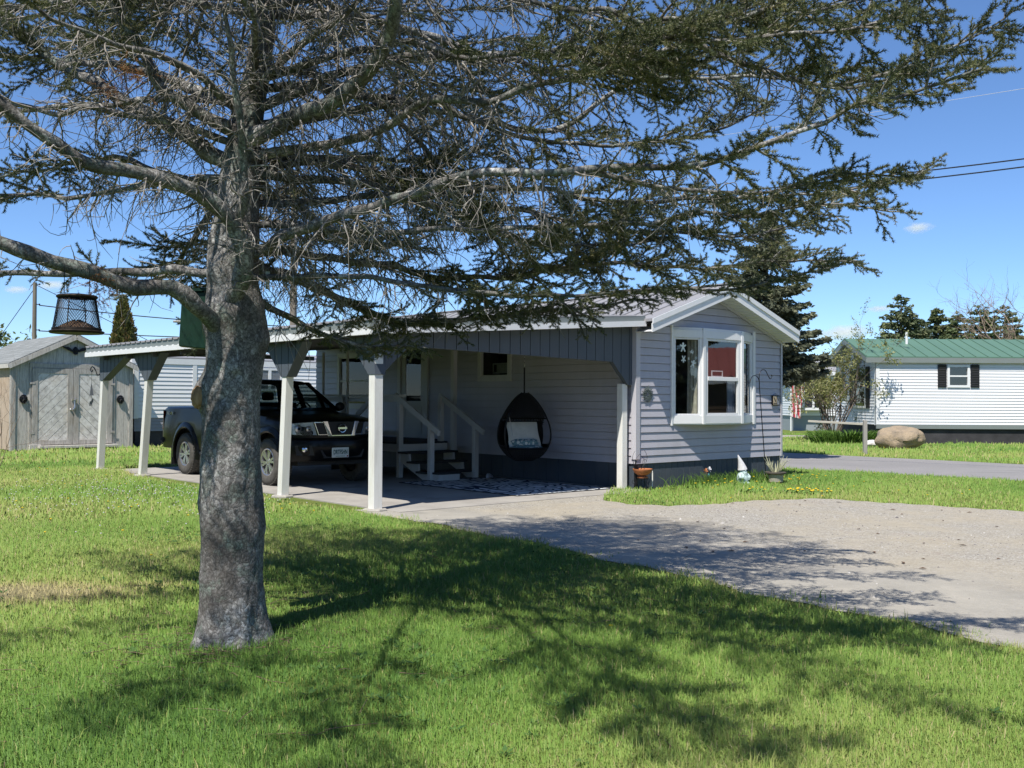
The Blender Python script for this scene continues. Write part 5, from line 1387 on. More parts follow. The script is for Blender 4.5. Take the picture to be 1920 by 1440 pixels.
P=np.stack([np.stack([np.cos(a)*rr*1.3,np.sin(a)*rr*.5,np.zeros(N)],1)+np.stack([np.cos(a)*.3*t*t,np.sin(a)*.3*t*t,Lh*(t-.35*t*t)*1.3],1) for t in (0,.33,.66,1)],1); V,F=tubes_np(P,np.tile(np.array([.022,.02,.015,.003]),(N,1)),3)
LILY=leaf_mat('strap_leaf',[(0,(.06,.14,.02)),(1,(.16,.27,.05))],.3); fast_mesh('leaves',V,F,LILY,lily,attr=np.repeat(rg.random(N),12))

# ------------------------------------------------------------------ boulder, rock, post, flag, poles, cables
def rock(name,label,loc,dims,m,seed):
    q=MB(); q.ball((0,0,0),1,40,26); rgz=Vector((seed*3.1,seed,0)); vs=[]
    for v in q.v:
        p=Vector(v); n_=mnoise.noise(p*1.1+rgz)*.16+mnoise.noise(p*2.6+rgz)*.08+mnoise.noise(p*7+rgz)*.035
        c=mnoise.cell(p*1.3+rgz)*.06
        p=p*(1+n_+c); z=max(p.z,-.72); vs.append((p.x*dims[0],p.y*dims[1],(z+.62)*dims[2]))
    q.v=vs; o=q.build(name,m,None,smooth=True,loc=loc); tag(o,label,'rock'); return o
def rockmat():
    t=NT('tan_boulder'); n=t.noise(1.6,6,.65); n2=t.noise(9,5,.7); c=t.ramp(n,[(.3,(.20,.165,.13)),(.5,(.38,.29,.19)),(.7,(.48,.36,.23))]); c=t.mix(t.math('MULTIPLY',n2,.4),c,(.16,.15,.14)); w_=t.n.new('ShaderNodeTexVoronoi'); w_.feature='DISTANCE_TO_EDGE'; w_.inputs['Scale'].default_value=1.7; t.l.new(t.tc.outputs['Object'],w_.inputs['Vector'])
    c=t.mix(t.ramp(w_.outputs['Distance'],[(0,(.35,.35,.35)),(.02,(0,0,0))]),c,(.12,.10,.085)); c=t.mix(t.ramp(t.noise(5,5,.7),[(.58,(0,0,0)),(.66,(.6,.6,.6))]),c,(.17,.16,.15))
    return t.set(c,.9,0,t.bump(n2,.8,.05),.2)
M['rock']=rockmat()
rock('boulder','large tan boulder on the grass in front of the green roofed home',at(1686,31.2),(.72,.55,.44),M['rock'],4)
rock('pale_rock','small pale rock on the grass between the post and boulder',at(1633,32.2),(.22,.17,.14),simple('pale_rock',(.58,.56,.53),.9,0,.2,8,.4,20),9)
sp=thing('wooden_post','grey wooden post with a pale crossbar beside the road','post',(9.74,27.8,0))
q=MB(); q.box(-.05,-.05,-.1,.05,.05,.94); q.build('post',painted('grey_post',(.34,.32,.29),.8,(.2,.18,.15),.4,5),sp,bevel=.006)
q=MB(); q.beam((.0,-.0,.83),(-.85,2.4,.86),.05,.06); q.build('crossbar',painted('pale_bar',(.62,.57,.47),.7,(.4,.35,.28),.3,4),sp,bevel=.004)
q=MB(); q.box(-.004,-.004,.94,.004,.004,1.25); q.build('rod',M['black_metal'],sp)
fl=thing('flag','red and white flag hanging furled on a white pole by the white home','flag',(13.65,49.3,0))
q=MB(); q.tube([(0,0,0),(0,0,2.7)],.035,8); q.build('pole',M['white_vinyl'],fl,smooth=True)
def flagmat():
    t=NT('flag_stripes'); w=t.n.new('ShaderNodeTexWave'); w.inputs['Scale'].default_value=3.2; w.bands_direction='X'; w.inputs['Distortion'].default_value=2; t.l.new(t.tc.outputs['Object'],w.inputs['Vector'])
    return t.set(t.ramp(w.outputs['Fac'],[(.45,(.45,.03,.05)),(.55,(.72,.70,.70))]),.8)
q=MB(); rows=[]
for i in range(9):
    z=2.25-1.55*i/8; rows.append([(.04+.62*j/12*(1-.25*i/8),.08*math.sin(j*1.5+i*.4),z-.10*j/12) for j in range(13)])
q.loft(rows); q.build('cloth',flagmat(),fl,smooth=True)
WOODP=wood('pole_wood',(.20,.17,.14),(.30,.26,.21),(8,8,.3),3)
def pole(label,loc,h,r=.12):
    o=thing('utility_pole',label,'utility pole',loc); q=MB(); q.tube([(0,0,-.2),(0,0,h*.5),(0,0,h)],[r*1.15,r,r*.85],12); q.build('shaft',WOODP,o,smooth=True)
    q=MB()
    for z in (h-1.2,h-.1,h-2.6): q.tube([(r,0,z),(r+.12,0,z)],.025,6); q.ball((r+.14,0,z),.05,8,6)
    q.build('insulator',M['black_plastic'],o); return o
pole('weathered utility pole rising behind the shed roof',at(63,55),7.75)
pole('utility pole mostly hidden behind the near spruce and home',(-7.4,34.,0),8.6)
def cable(label,pts,r,m,sag=0):
    P=[Vector(p) for p in pts]; out=[]
    for i in range(len(P)-1):
        for k in range(12):
            t=k/12; p=P[i].lerp(P[i+1],t); p.z-=sag*4*t*(1-t); out.append(p)
    out.append(P[-1]); q=MB(); q.tube(out,r,5); o=q.build('overhead_cable',m); tag(o,label,'cable')
E_=(12.4,16.8)
cable('upper of the two dark cables crossing the blue sky at right',[(-7.3,34,7.55),(E_[0],E_[1],6.05)],.014,M['wire'],.35)
cable('lower of the two dark cables crossing the blue sky at right',[(-7.3,34,7.35),(E_[0],E_[1],5.92)],.014,M['wire'],.38)
cable('thin pale cable high in the sky at right',[(-7.3,34,8.4),(E_[0],E_[1],7.35)],.005,M['pale_wire'],.12)
pb=at(63,55)
cable('upper dark cable running right from the pole behind the shed',[(pb[0]+.25,pb[1],6.5),(pb[0]+16,pb[1]+4,5.6)],.03,M['wire'],.2)
cable('lower dark cable running right from the pole behind the shed',[(pb[0]+.25,pb[1],5.1),(pb[0]+16,pb[1]+4,4.9)],.03,M['wire'],.1)
cable('guy cable slanting down right from the pole top behind the shed',[(pb[0]+.1,pb[1],7.6),(pb[0]+8,pb[1]+2,3.5)],.018,M['wire'],0)
cable('guy cable slanting down left from the pole top behind the shed',[(pb[0]-.1,pb[1],7.3),(pb[0]-4.2,pb[1]+1,2.2)],.018,M['wire'],0)
# clouds: small soft volumes far off
def cloud_mat():
    m=bpy.data.materials.new('cloud_vapour'); m.use_nodes=True; t=m.node_tree; n=t.nodes; n.clear(); out=n.new('ShaderNodeOutputMaterial'); v=n.new('ShaderNodeVolumePrincipled')
    v.inputs['Color'].default_value=(1,1,1,1); v.inputs['Anisotropy'].default_value=.2
    tc=n.new('ShaderNodeTexCoord'); nz=n.new('ShaderNodeTexNoise'); nz.inputs['Scale'].default_value=2.2; nz.inputs['Detail'].default_value=5
    ln=n.new('ShaderNodeVectorMath'); ln.operation='LENGTH'; m1=n.new('ShaderNodeMath'); m1.operation='MULTIPLY_ADD'; m1.inputs[1].default_value=-1.1; m1.inputs[2].default_value=.55
    m2=n.new('ShaderNodeMath'); m2.operation='ADD'; m2.use_clamp=False; m3=n.new('ShaderNodeMath'); m3.operation='SUBTRACT'; m3.inputs[1].default_value=.38; m3.use_clamp=True; m4=n.new('ShaderNodeMath'); m4.operation='MULTIPLY'; m4.inputs[1].default_value=.20
    L_=t.links; L_.new(tc.outputs['Object'],nz.inputs['Vector']); L_.new(tc.outputs['Object'],ln.inputs[0]); L_.new(ln.outputs['Value'],m1.inputs[0]); L_.new(m1.outputs[0],m2.inputs[0]); L_.new(nz.outputs['Fac'],m2.inputs[1]); L_.new(m2.outputs[0],m3.inputs[0]); L_.new(m3.outputs[0],m4.inputs[0]); L_.new(m4.outputs[0],v.inputs['Density']); L_.new(v.outputs[0],out.inputs['Volume'])
    return m
CLM=cloud_mat()
for px,py,wd,ht in ((1722,424,70,26),(1585,622,120,40),(1650,577,70,16),(28,549,64,18),(95,540,80,22),(1525,628,60,34)):
    Y=900; q=MB(); q.ball((0,0,0),1,20,12)
    z=1.449+(752-py)/1889.4*Y; s_=Y/1889.4/2
    o=q.build('cloud',CLM,None,loc=((px-960)/1889.4*Y,Y,z)); o.scale=(wd*s_*1.25,wd*s_*1.1,ht*s_*1.35); tag(o,'small white cloud in the blue sky','cloud','small clouds','stuff')
# ------------------------------------------------------------------ the near spruce
TX,TY=-1.66,6.0
TRK=[(-1.658,0.002,0.242),(-1.658,0.065,0.226),(-1.658,0.144,0.212),(-1.657,0.27,0.201),(-1.659,0.491,0.192),(-1.660,0.681,0.191),(-1.668,0.839,0.189),(-1.670,0.965,0.186),(-1.673,1.124,0.181),(-1.67,1.282,0.176),(-1.665,1.441,0.173),(-1.655,1.6,0.175),(-1.649,1.759,0.18),(-1.645,1.918,0.181),(-1.653,2.013,0.175),(-1.666,2.109,0.159),(-1.668,2.236,0.159),(-1.663,2.396,0.153),(-1.647,2.556,0.135),(-1.634,2.779,0.124),(-1.609,3.003,0.104),(-1.576,3.196,0.09),(-1.529,3.42,0.078),(-1.502,3.645,0.072),(-1.487,3.838,0.068),(-1.48,5.5,.055),(-1.5,7.5,.036),(-1.5,10.4,.01)]
tree=thing('spruce_tree','large near spruce with scarred grey trunk, bare dead twigs and drooping needled boughs','tree',(TX,TY,0))
tz=np.array([t[1] for t in TRK]); tcx=np.array([t[0] for t in TRK]); tr_=np.array([t[2] for t in TRK])
def trunk_c(z): return np.array([np.interp(z,tz,tcx),6.0,z])
def bark_mat():
    t=NT('spruce_bark')
    v=t.vor(60,'F1',stretch=(1,1,.6)); v2=t.n.new('ShaderNodeTexVoronoi'); v2.feature='DISTANCE_TO_EDGE'; v2.inputs['Scale'].default_value=44
    mp=t.n.new('ShaderNodeMapping'); mp.inputs['Scale'].default_value=(1,1,.55); 
    nz=t.n.new('ShaderNodeTexNoise'); nz.inputs['Scale'].default_value=14; nz.inputs['Detail'].default_value=5
    av=t.n.new('ShaderNodeMix'); av.data_type='RGBA'; ins=[i for i in av.inputs if i.enabled]; ins[0].default_value=.09
    t.l.new(t.tc.outputs['Object'],nz.inputs['Vector']); t.l.new(t.tc.outputs['Object'],ins[1]); t.l.new(nz.outputs['Color'],ins[2]); t.l.new([o for o in av.outputs if o.enabled][0],mp.inputs['Vector']); t.l.new(mp.outputs['Vector'],v2.inputs['Vector'])
    vc=t.n.new('ShaderNodeTexVoronoi'); vc.inputs['Scale'].default_value=44; t.l.new(mp.outputs['Vector'],vc.inputs['Vector']); vs_=t.n.new('ShaderNodeSeparateColor'); t.l.new(vc.outputs['Color'],vs_.inputs[0])
    n1=t.noise(2.2,6,.7); n2=t.noise(48,5,.75); n3=t.noise(5.5,5,.7); n4=t.noise(3.3,5,.7,stretch=(1,1,.6))
    c=t.ramp(n1,[(.36,(.11,.10,.092)),(.5,(.30,.29,.275)),(.63,(.56,.55,.53))])
    crack=t.ramp(v2.outputs['Distance'],[(.0,(1,1,1)),(.10,(0,0,0))])
    c=t.mix(t.ramp(n3,[(.52,(0,0,0)),(.60,(.75,.75,.75))]),c,(.24,.30,.25))      # grey green lichen
    c=t.mix(t.ramp(n4,[(.56,(0,0,0)),(.62,(.9,.9,.9))]),c,(.66,.65,.62))          # pale flakes
    c=t.mix(t.math('MULTIPLY',vs_.outputs[1],.6),c,(.10,.092,.085))
    c=t.mix(t.math('MULTIPLY',crack,.7),c,(.035,.03,.026))
    c=t.mix(t.ramp(n2,[(.42,(0,0,0)),(.62,(.75,.75,.75))]),c,(.06,.055,.05))
    b1=t.bump(v2.outputs['Distance'],.5,.010); b2=t.bump(n2,.45,.008,b1); b3=t.bump(vs_.outputs[0],.35,.010,b2)
    return t.set(c,.92,0,b3,.15)
M['bark']=bark_mat()
NZ,NA=330,96
zz=np.concatenate([np.linspace(-.05,2.4,230),np.linspace(2.41,4.2,60),np.linspace(4.25,10.4,40)]); NZ=len(zz)
aa=2*np.pi*np.arange(NA)/NA
V=np.zeros((NZ,NA,3))
bulges=[ # z, azimuth (0=+x, 90=+y), height, sig z, sig a
 (1.50,R(187),.060,.085,.55),(1.42,R(200),.028,.05,.35),(.84,R(175),.016,.06,.4),(.68,R(-5),.012,.07,.4),(1.80,R(-8),.03,.07,.5),(1.92,R(215),.03,.10,.6),
 (.86,R(-95),.02,.05,.22),(1.62,R(-75),.018,.07,.3),(1.25,R(-110),.015,.05,.2),(1.12,R(-60),.012,.04,.2),(1.96,R(-80),.035,.10,.5),(2.2,R(-105),.05,.10,.4)]
for i,z in enumerate(zz):
    r=np.interp(z,tz,tr_)*.94; c=np.interp(z,tz,tcx)
    flare=max(0,(.22-z)/.22)
    rr=r*(1+flare*(.10*np.sin(aa*5+.7)+.08*np.sin(aa*3+2)))
    for bz,ba,bh,sz,sa in bulges:
        da=np.angle(np.exp(1j*(aa-ba))); rr=rr+bh*np.exp(-((z-bz)/sz)**2-(da/sa)**2)
    # knot hollows
    for bz,ba,bh,sz,sa in ((.86,R(-92),.022,.03,.14),(1.49,R(205),.035,.045,.16),(1.10,R(-118),.02,.025,.12),(1.58,R(-70),.02,.03,.14),(1.45,R(-95),.015,.03,.14),(.98,R(-120),.016,.02,.1)):
        da=np.angle(np.exp(1j*(aa-ba))); rr=rr-bh*np.exp(-((z-bz)/sz)**2-(da/sa)**2)
    n_=np.array([mnoise.noise(Vector((math.cos(a)*2.2,math.sin(a)*2.2,z*3.2)))*.013+mnoise.noise(Vector((math.cos(a)*6,math.sin(a)*6,z*9)))*.006+mnoise.noise(Vector((math.cos(a)*15,math.sin(a)*15,z*22)))*.0035 for a in aa])
    rr=rr+n_*min(1,r/.15)
    V[i,:,0]=c-TX+np.cos(aa)*rr; V[i,:,1]=np.sin(aa)*rr; V[i,:,2]=z
ii=np.arange(NZ-1)[:,None]*NA; jj=np.arange(NA)[None,:]; j2=(jj+1)%NA
F=np.stack([ii+jj,ii+j2,ii+NA+j2,ii+NA+jj],-1).reshape(-1,4)
tk=fast_mesh('trunk',V.reshape(-1,3),F,M['bark'],tree,smooth=True)
wm_=wood('torn_orange_wood',(.34,.21,.10),(.52,.36,.20),(3,3,1),8)
q=MB(); q.ball((-1.838-TX,-.105,1.455),.048,22,16,(.8,.55,1.35),.10); q.build('scar',wm_,tk,smooth=True)

LIMBS={
"A":[(-1.57,5.90,2.97),(-1.27,5.65,3.01),(-0.98,5.40,3.05),(-0.75,5.20,3.13),(-0.63,5.05,3.26),(-0.57,4.90,3.46),(-0.52,4.75,3.73)],
"B":[(-1.63,5.85,2.03),(-1.53,5.70,2.23),(-1.54,5.62,2.40),(-1.58,5.55,2.49),(-1.75,5.40,2.58),(-1.97,5.20,2.62),(-2.15,5.05,2.63),(-2.32,4.90,2.74),(-2.46,4.80,2.87),(-2.63,4.70,3.01)],
"B2":[(-1.54,5.60,2.45),(-1.48,5.55,2.55),(-1.48,5.50,2.76),(-1.48,5.40,2.96),(-1.49,5.30,3.22),(-1.48,5.20,3.49)],
"C":[(-1.72,5.88,1.87),(-1.84,5.65,2.04),(-1.94,5.55,2.06),(-2.11,5.45,2.08),(-2.34,5.30,2.16),(-2.63,5.15,2.25),(-2.90,5.00,2.31)],
"D":[(-1.70,6.00,2.19),(-2.14,6.10,2.21),(-2.50,6.20,2.22),(-2.97,6.35,2.24),(-3.59,6.50,2.27)],
"E":[(-1.66,6.00,2.83),(-2.07,6.15,3.10),(-2.35,6.30,3.25),(-2.71,6.50,3.48),(-3.11,6.70,3.73),(-3.54,6.90,4.06),(-3.89,7.00,4.34)],
"E2":[(-1.62,5.95,3.02),(-1.91,5.85,3.15),(-2.05,5.80,3.23),(-2.12,5.75,3.40),(-2.21,5.70,3.59),(-2.28,5.65,3.88)],
"E3":[(-1.58,6.00,3.15),(-2.09,6.20,3.42),(-2.64,6.50,3.61),(-3.16,6.80,3.75),(-3.79,7.10,3.89)],
"E4":[(-1.66,6.00,2.66),(-2.18,6.40,2.87),(-2.68,6.80,3.06),(-3.30,7.30,3.14),(-3.98,7.80,3.17)],
"F":[(-1.58,5.92,2.28),(-1.26,5.70,2.38),(-1.00,5.50,2.43),(-0.74,5.35,2.48),(-0.50,5.20,2.51),(-0.27,5.05,2.57),(-0.03,4.90,2.57),(0.35,4.75,2.53),(0.78,4.60,2.52),(1.09,4.50,2.60),(1.37,4.45,2.70),(1.61,4.40,2.77),(1.84,4.35,2.85),(2.01,4.30,2.87)],
"G":[(-1.60,6.05,2.88),(-1.35,6.30,2.96),(-1.13,6.60,3.00),(-0.89,6.90,2.98),(-0.43,7.30,2.92),(0.16,7.60,2.86),(0.78,7.80,2.78),(1.44,8.00,2.77),(2.10,8.10,2.83),(2.57,8.10,2.97)],
"H":[(-1.57,6.00,3.16),(-1.14,5.90,3.33),(-0.75,5.80,3.41),(-0.40,5.60,3.37),(-0.01,5.40,3.32),(0.21,5.20,3.25),(0.58,5.00,3.24),(0.86,4.80,3.22),(1.19,4.60,3.27)],
"I":[(-1.58,5.95,2.88),(-1.12,5.80,2.91),(-0.78,5.60,2.96),(-0.47,5.40,3.03),(-0.17,5.25,3.01),(0.07,5.10,3.04),(0.26,5.00,3.05),(0.56,4.85,3.09),(0.84,4.70,3.13),(1.12,4.60,3.11),(1.43,4.50,3.11),(1.73,4.40,3.17)],
"J":[(-1.60,6.05,2.25),(-1.36,6.40,2.21),(-1.16,6.80,2.13),(-0.98,7.10,2.05),(-0.85,7.30,2.00),(-0.64,7.50,2.02),(-0.25,7.70,2.07),(0.16,7.90,2.13),(0.60,8.10,2.20),(1.13,8.20,2.28)],
"K":[(-1.58,6.02,2.07),(-1.39,6.30,1.95),(-1.24,6.50,1.86),(-1.10,6.70,1.82),(-0.88,6.90,1.80),(-0.60,7.10,1.82)],
"M":[(-1.60,6.05,2.35),(-1.25,6.50,2.37),(-0.88,6.90,2.36),(-0.42,7.20,2.33),(0.15,7.40,2.39),(0.75,7.50,2.47),(1.37,7.60,2.46),(1.91,7.70,2.52),(2.45,7.70,2.52),(2.61,7.70,2.54)],
"O":[(-1.60,6.05,2.62),(-1.12,6.20,2.69),(-0.54,6.30,2.73),(0.13,6.30,2.78),(0.63,6.30,2.69),(1.18,6.20,2.70),(1.74,6.10,2.70),(2.16,6.00,2.74),(2.38,5.90,2.79)],
"P":[(-1.60,6.00,2.49),(-0.99,6.00,2.46),(-0.45,6.00,2.46),(0.12,6.00,2.48),(0.76,6.00,2.52),(1.14,6.00,2.57),(1.48,5.95,2.55),(1.87,5.90,2.62),(2.20,5.85,2.56)],
"R":[(-1.58,5.97,2.17),(-0.94,5.70,2.14),(-0.47,5.50,2.06),(-0.03,5.40,2.02),(0.39,5.35,2.01),(0.81,5.30,2.04),(1.23,5.30,2.07),(1.51,5.30,2.12),(1.71,5.30,2.19)],
"S":[(-1.57,6.00,3.08),(-1.03,6.00,3.15),(-0.54,6.20,3.29),(-0.21,6.30,3.19),(0.30,6.40,3.19),(0.81,6.40,3.50),(1.25,6.40,3.51),(1.76,6.40,3.50),(2.10,6.40,3.45),(2.51,6.40,3.54)],
"T":[(0.35,4.75,2.53),(0.71,4.80,2.48),(1.09,4.90,2.47),(1.41,4.95,2.51),(1.69,5.00,2.60),(1.93,5.00,2.57)],
"U":[(0.84,4.70,3.13),(1.16,4.75,3.02),(1.52,4.80,2.96),(1.83,4.80,3.04),(2.11,4.80,3.17),(2.37,4.80,3.29)],
}
# key: base radius, tip radius, where needles begin (0..1 along the bough), twig density, spray length
LP={"A":(.058,.030,1.2,1.3,.55),"B":(.060,.022,.85,.8,.5),"B2":(.032,.012,1.2,1.2,.45),"C":(.052,.034,.85,.35,.3),"D":(.030,.016,.5,.45,.32),"E":(.056,.024,.62,.9,.6),"E2":(.045,.018,.6,1.2,.6),
"E3":(.040,.014,.6,.9,.6),"E4":(.028,.010,.45,.8,.5),"F":(.038,.006,.62,1.3,.55),"G":(.030,.006,.42,1.5,.7),"H":(.034,.010,.70,1.05,.6),"I":(.032,.006,.58,1.4,.6),"J":(.036,.008,.15,1.8,.38),
"K":(.026,.006,.25,1.5,.24),"M":(.030,.006,.24,1.55,.6),"O":(.025,.005,.48,1.25,.6),"P":(.024,.005,.48,1.3,.55),"R":(.020,.005,.42,1.3,.24),"S":(.030,.006,.58,1.0,.6),"T":(.014,.004,.4,1.4,.4),"U":(.016,.004,.35,1.5,.42)}
rt_=np.random.default_rng(17)
def catm(P,step=.05):
    P=np.array(P,float); out=[]
    for i in range(len(P)-1):
        p0=P[max(i-1,0)];p1=P[i];p2=P[i+1];p3=P[min(i+2,len(P)-1)]; n=max(2,int(np.linalg.norm(p2-p1)/step))
        for k in range(n):
            t=k/n; out.append(.5*((2*p1)+(p2-p0)*t+(2*p0-5*p1+4*p2-p3)*t*t+(3*p1-p0-3*p2+p3)*t**3))
    out.append(P[-1]); return np.array(out)
LIST=[]
for k_,v_ in LIMBS.items():
    LIST.append((catm(v_),*LP[k_],1.0,True))
# boughs on the far and near sides and the upper crown, spiralling up the stem
def bough(z,az,ln,live,dens,spray,r0,up=.15,quality=1.,br=True):
    c=trunk_c(z); d=np.array([math.cos(az),math.sin(az),up]); d/=np.linalg.norm(d); pts=[c]; n=8
    for i in range(n):
        t=(i+1)/n; d=unit(d+rt_.normal(0,.07,3)+np.array([0,0,-.10 if t<.6 else .12])); pts.append(pts[-1]+d*ln/n)
    LIST.append((catm(pts),r0,.005,live,dens,spray,quality,br))
for z,az,ln,live,dens,spray,r0,up in ((2.75,R(150),2.8,.55,.8,.5,.026,.28),(2.8,R(112),3.0,.3,1.1,.6,.032,.22),(2.75,R(120),3.2,.4,.8,.7,.030,.18),(2.8,R(75),3.1,.3,1.1,.6,.032,.2),(2.9,R(60),3.2,.4,.75,.7,.030,.14),
    (3.1,R(95),3.1,.45,.7,.7,.030,.14),(2.95,R(-170),2.6,.6,.8,.5,.024,.34),(3.2,R(170),2.7,.55,.9,.6,.028,.3),(3.15,R(-115),1.7,.8,1.2,.5,.03,.55),(3.25,R(-70),1.6,.8,1.2,.5,.03,.6),(3.3,R(-50),1.9,.75,1.2,.5,.03,.5),
    (3.35,R(-20),3.0,.55,.75,.65,.028,.24),(3.3,R(20),3.4,.5,.75,.7,.028,.18),(3.45,R(45),3.3,.45,.75,.7,.028,.18),(2.75,R(25),3.5,.35,1.1,.55,.030,.24),(2.8,R(48),3.0,.3,1.1,.5,.03,.22),
    (3.75,R(-158),3.4,.6,.7,.6,.024,.25),(3.95,R(-138),3.7,.6,.7,.7,.024,.20),(3.9,R(-116),4.1,.55,.75,.8,.024,.16),(4.0,R(-93),4.4,.55,.8,.9,.024,.12),(3.9,R(-76),4.5,.55,.8,.9,.024,.14),(4.05,R(-60),4.5,.5,.85,.9,.024,.12),(3.9,R(-45),4.4,.45,.9,.9,.024,.14),(3.8,R(-30),4.2,.4,1.,.9,.024,.16)):
    bough(z,az,ln,live,dens,spray,r0,up)
for i in range(62):
    z=3.75+6.4*(i/61)**1.0; az=i*2.39996+.4; ln=3.6*max(.05,1-(z-3.2)/7.3)**.62
    if z<5.2 and math.sin(az)<-.5: ln*=.62
    bk=math.sin(az); ln*=1.12 if bk>0 else 1
    bough(z,az,ln,.12 if bk>-.3 else .5,(1.3 if bk>0 else 1.0) if bk>-.3 else .6,(1.1 if bk>0 else .9)*max(.5,ln/3.7),.030*max(.3,ln/3.5),.22 if z<5 else .32,.62,False)

limbP=[];twP={5:[],7:[]};twR={5:[],7:[]};shoots=[]
def grow_lateral(p,d,ln,n=7,droop=.10,rise=0,wig=.17):
    pts=[p]; q=p.copy()
    for i in range(n-1):
        t=(i+1)/(n-1); d=unit(d+rt_.normal(0,wig,3)+np.array([0,0,-droop*(1-t*.8)+rise*t])); q=q+d*ln/(n-1); pts.append(q.copy())
    return np.array(pts)
for P,r0,r1,live,dens,spray,qual,isbr in LIST:
    n=len(P); seg=np.linalg.norm(np.diff(P,axis=0),axis=1); S=np.concatenate([[0],np.cumsum(seg)]); Ltot=S[-1]
    rad=r0+(r1-r0)*(S/Ltot)**.8
    # limb itself with slight kinks
    Pk=P+np.stack([np.interp(S,np.linspace(0,Ltot,max(3,int(Ltot/.16))),rt_.normal(0,.012,max(3,int(Ltot/.16)))) for _ in range(3)],1)*np.minimum(1,S/.2)[:,None]
    rk=rad*(1+.08*np.sin(S*23+rt_.random()*6))
    limbP.append((Pk,rk,isbr))
    s=.10; sgn=1
    while s<Ltot:
        f=s/Ltot; i=min(np.searchsorted(S,s),n-1); p=Pk[i]; t=unit(P[min(i+2,n-1)]-P[max(i-2,0)])
        sd=unit(np.cross(t,[0,0,1.])); up=np.cross(sd,t); a=rt_.normal(0,.55)
        side=sgn*(sd*math.cos(a)+up*math.sin(a)); islive=(f+rt_.normal(0,.10))>live
        d=unit(t*rt_.uniform(.3,.85)+side*.85)
        if not islive and rt_.random()<.45: d=unit(d+np.array([0,0,-rt_.uniform(.3,1.1)]))
        ln=spray*rt_.uniform(.35,1.05)*(1-.62*max(0,f-.35)/.65)*(.75 if not islive else 1)
        ln=max(.07,ln)
        Q=grow_lateral(p,d,ln,7,.16 if not islive else .05,.05 if islive else .0,.17 if not islive else .07)
        twP[7].append(Q); twR[7].append(np.linspace(.0072*math.sqrt(ln/.5)+.0014,.0016,7))
        # twigs off the lateral, in one batch
        stp=(.022 if islive else .031)/qual
        m_=max(1,int(ln*.92/stp))
        tt=np.linspace(.10,.97,m_)+rt_.normal(0,.015,m_); tt=np.clip(tt,0.03,.985); x=tt*6; k=np.minimum(x.astype(int),5); fr_=(x-k)[:,None]
        base=Q[k]*(1-fr_)+Q[k+1]*fr_; tg=unit(Q[k+1]-Q[k]); s2=unit(np.cross(tg,np.array([0,0,1.])+rt_.normal(0,.25,(m_,3)))); sg_=np.where(np.arange(m_)%2==0,1,-1)[:,None]
        if islive:
            tl=rt_.uniform(.07,.19,m_)*(1-.5*tt)*np.sqrt(max(.3,ln/.5))+.02
            dd=unit(tg*.75+s2*sg_*.8+rt_.normal(0,.18,(m_,3))); curv=np.array([0,0,.0])
        else:
            tl=rt_.gamma(2.,.05,m_)+.03
            dd=unit(tg*.5+s2*sg_*.8+rt_.normal(0,.45,(m_,3))+np.array([0,0,-.35])); curv=np.array([0,0,-.38])
        W=[base]; cur=dd; side_c=rt_.normal(0,.36,(m_,3))
        for j in range(4):
            cur=unit(cur+curv*.6+side_c*(1 if not islive else .15)); W.append(W[-1]+cur*(tl/4)[:,None])
        W=np.stack(W,1)
        if islive or True:
            twP[5].append(W); twR[5].append(np.tile(np.linspace(.0029,.0013,5),(m_,1)))
        if islive:
            shoots.append(W); 
            tip=np.stack([Q[int(q_)]*(1-(q_%1))+Q[min(6,int(q_)+1)]*(q_%1) for q_ in np.linspace(3.0,6,5)])[None]; shoots.append(tip)
        s+=(.052/dens)*rt_.uniform(.6,1.4)/qual; sgn=-sgn
OFF=np.array([TX,TY,0])
# boughs near the picture are parts of their own; the high ones are gathered in the crown
hi=[]
for Pk,rk,isbr in limbP:
    V,F=tubes_np((Pk-OFF)[None],rk[None],10)
    if isbr: fast_mesh('branch',V,F,M['bark'],tree,smooth=True)
    else: hi.append((V,F))
V,F=merge_np(hi); fast_mesh('upper_branches',V,F,M['bark'],tree,smooth=True)
A7=np.array(twP[7])-OFF; R7=np.array(twR[7]); A5=np.concatenate(twP[5])-OFF; R5=np.concatenate(twR[5])
V,F=merge_np([tubes_np(A7,R7,4),tubes_np(A5,R5,3)])
def twig_mat():
    t=NT('grey_twigs'); n=t.noise(9,4,.7); c=t.ramp(n,[(.3,(.15,.135,.115)),(.5,(.26,.24,.215)),(.72,(.42,.405,.375))]); return t.set(c,.9,spec=.1)
tw=fast_mesh('twigs',V,F,twig_mat(),tree)
SH=np.concatenate(shoots)-OFF
def needles(SH,per_m=850,ln=(.015,.023),wd=.0022,seed=4):
    rg=np.random.default_rng(seed); lens=np.linalg.norm(np.diff(SH,axis=1),axis=2).sum(1); cnt=np.maximum(12,(lens*per_m).astype(int)); idx=np.repeat(np.arange(len(SH)),cnt); N=len(idx)
    s=rg.random(N)**.9; x=s*4; k=np.minimum(x.astype(int),3); f=(x-k)[:,None]
    p=SH[idx,k]*(1-f)+SH[idx,k+1]*f; t=unit(SH[idx,k+1]-SH[idx,k]); r=rg.normal(0,1,(N,3)); r[:,2]+=.35; r=unit(r-t*(r*t).sum(1,keepdims=True))
    fw=rg.uniform(.45,1.0,N)[:,None]; d=unit(t*fw+r); b=unit(np.cross(d,rg.normal(0,1,(N,3)))); L_=rg.uniform(*ln,N)[:,None]
    p=p-t*.003
    V=np.stack([p-b*wd,p+b*wd,p+d*L_],1).reshape(-1,3); F=np.arange(N*3).reshape(-1,3)
    col=np.clip(rg.random(len(SH))[idx]*.65+rg.random(N)*.35,0,1)
    return V,F,np.repeat(col,3)
V,F,c_=needles(SH)
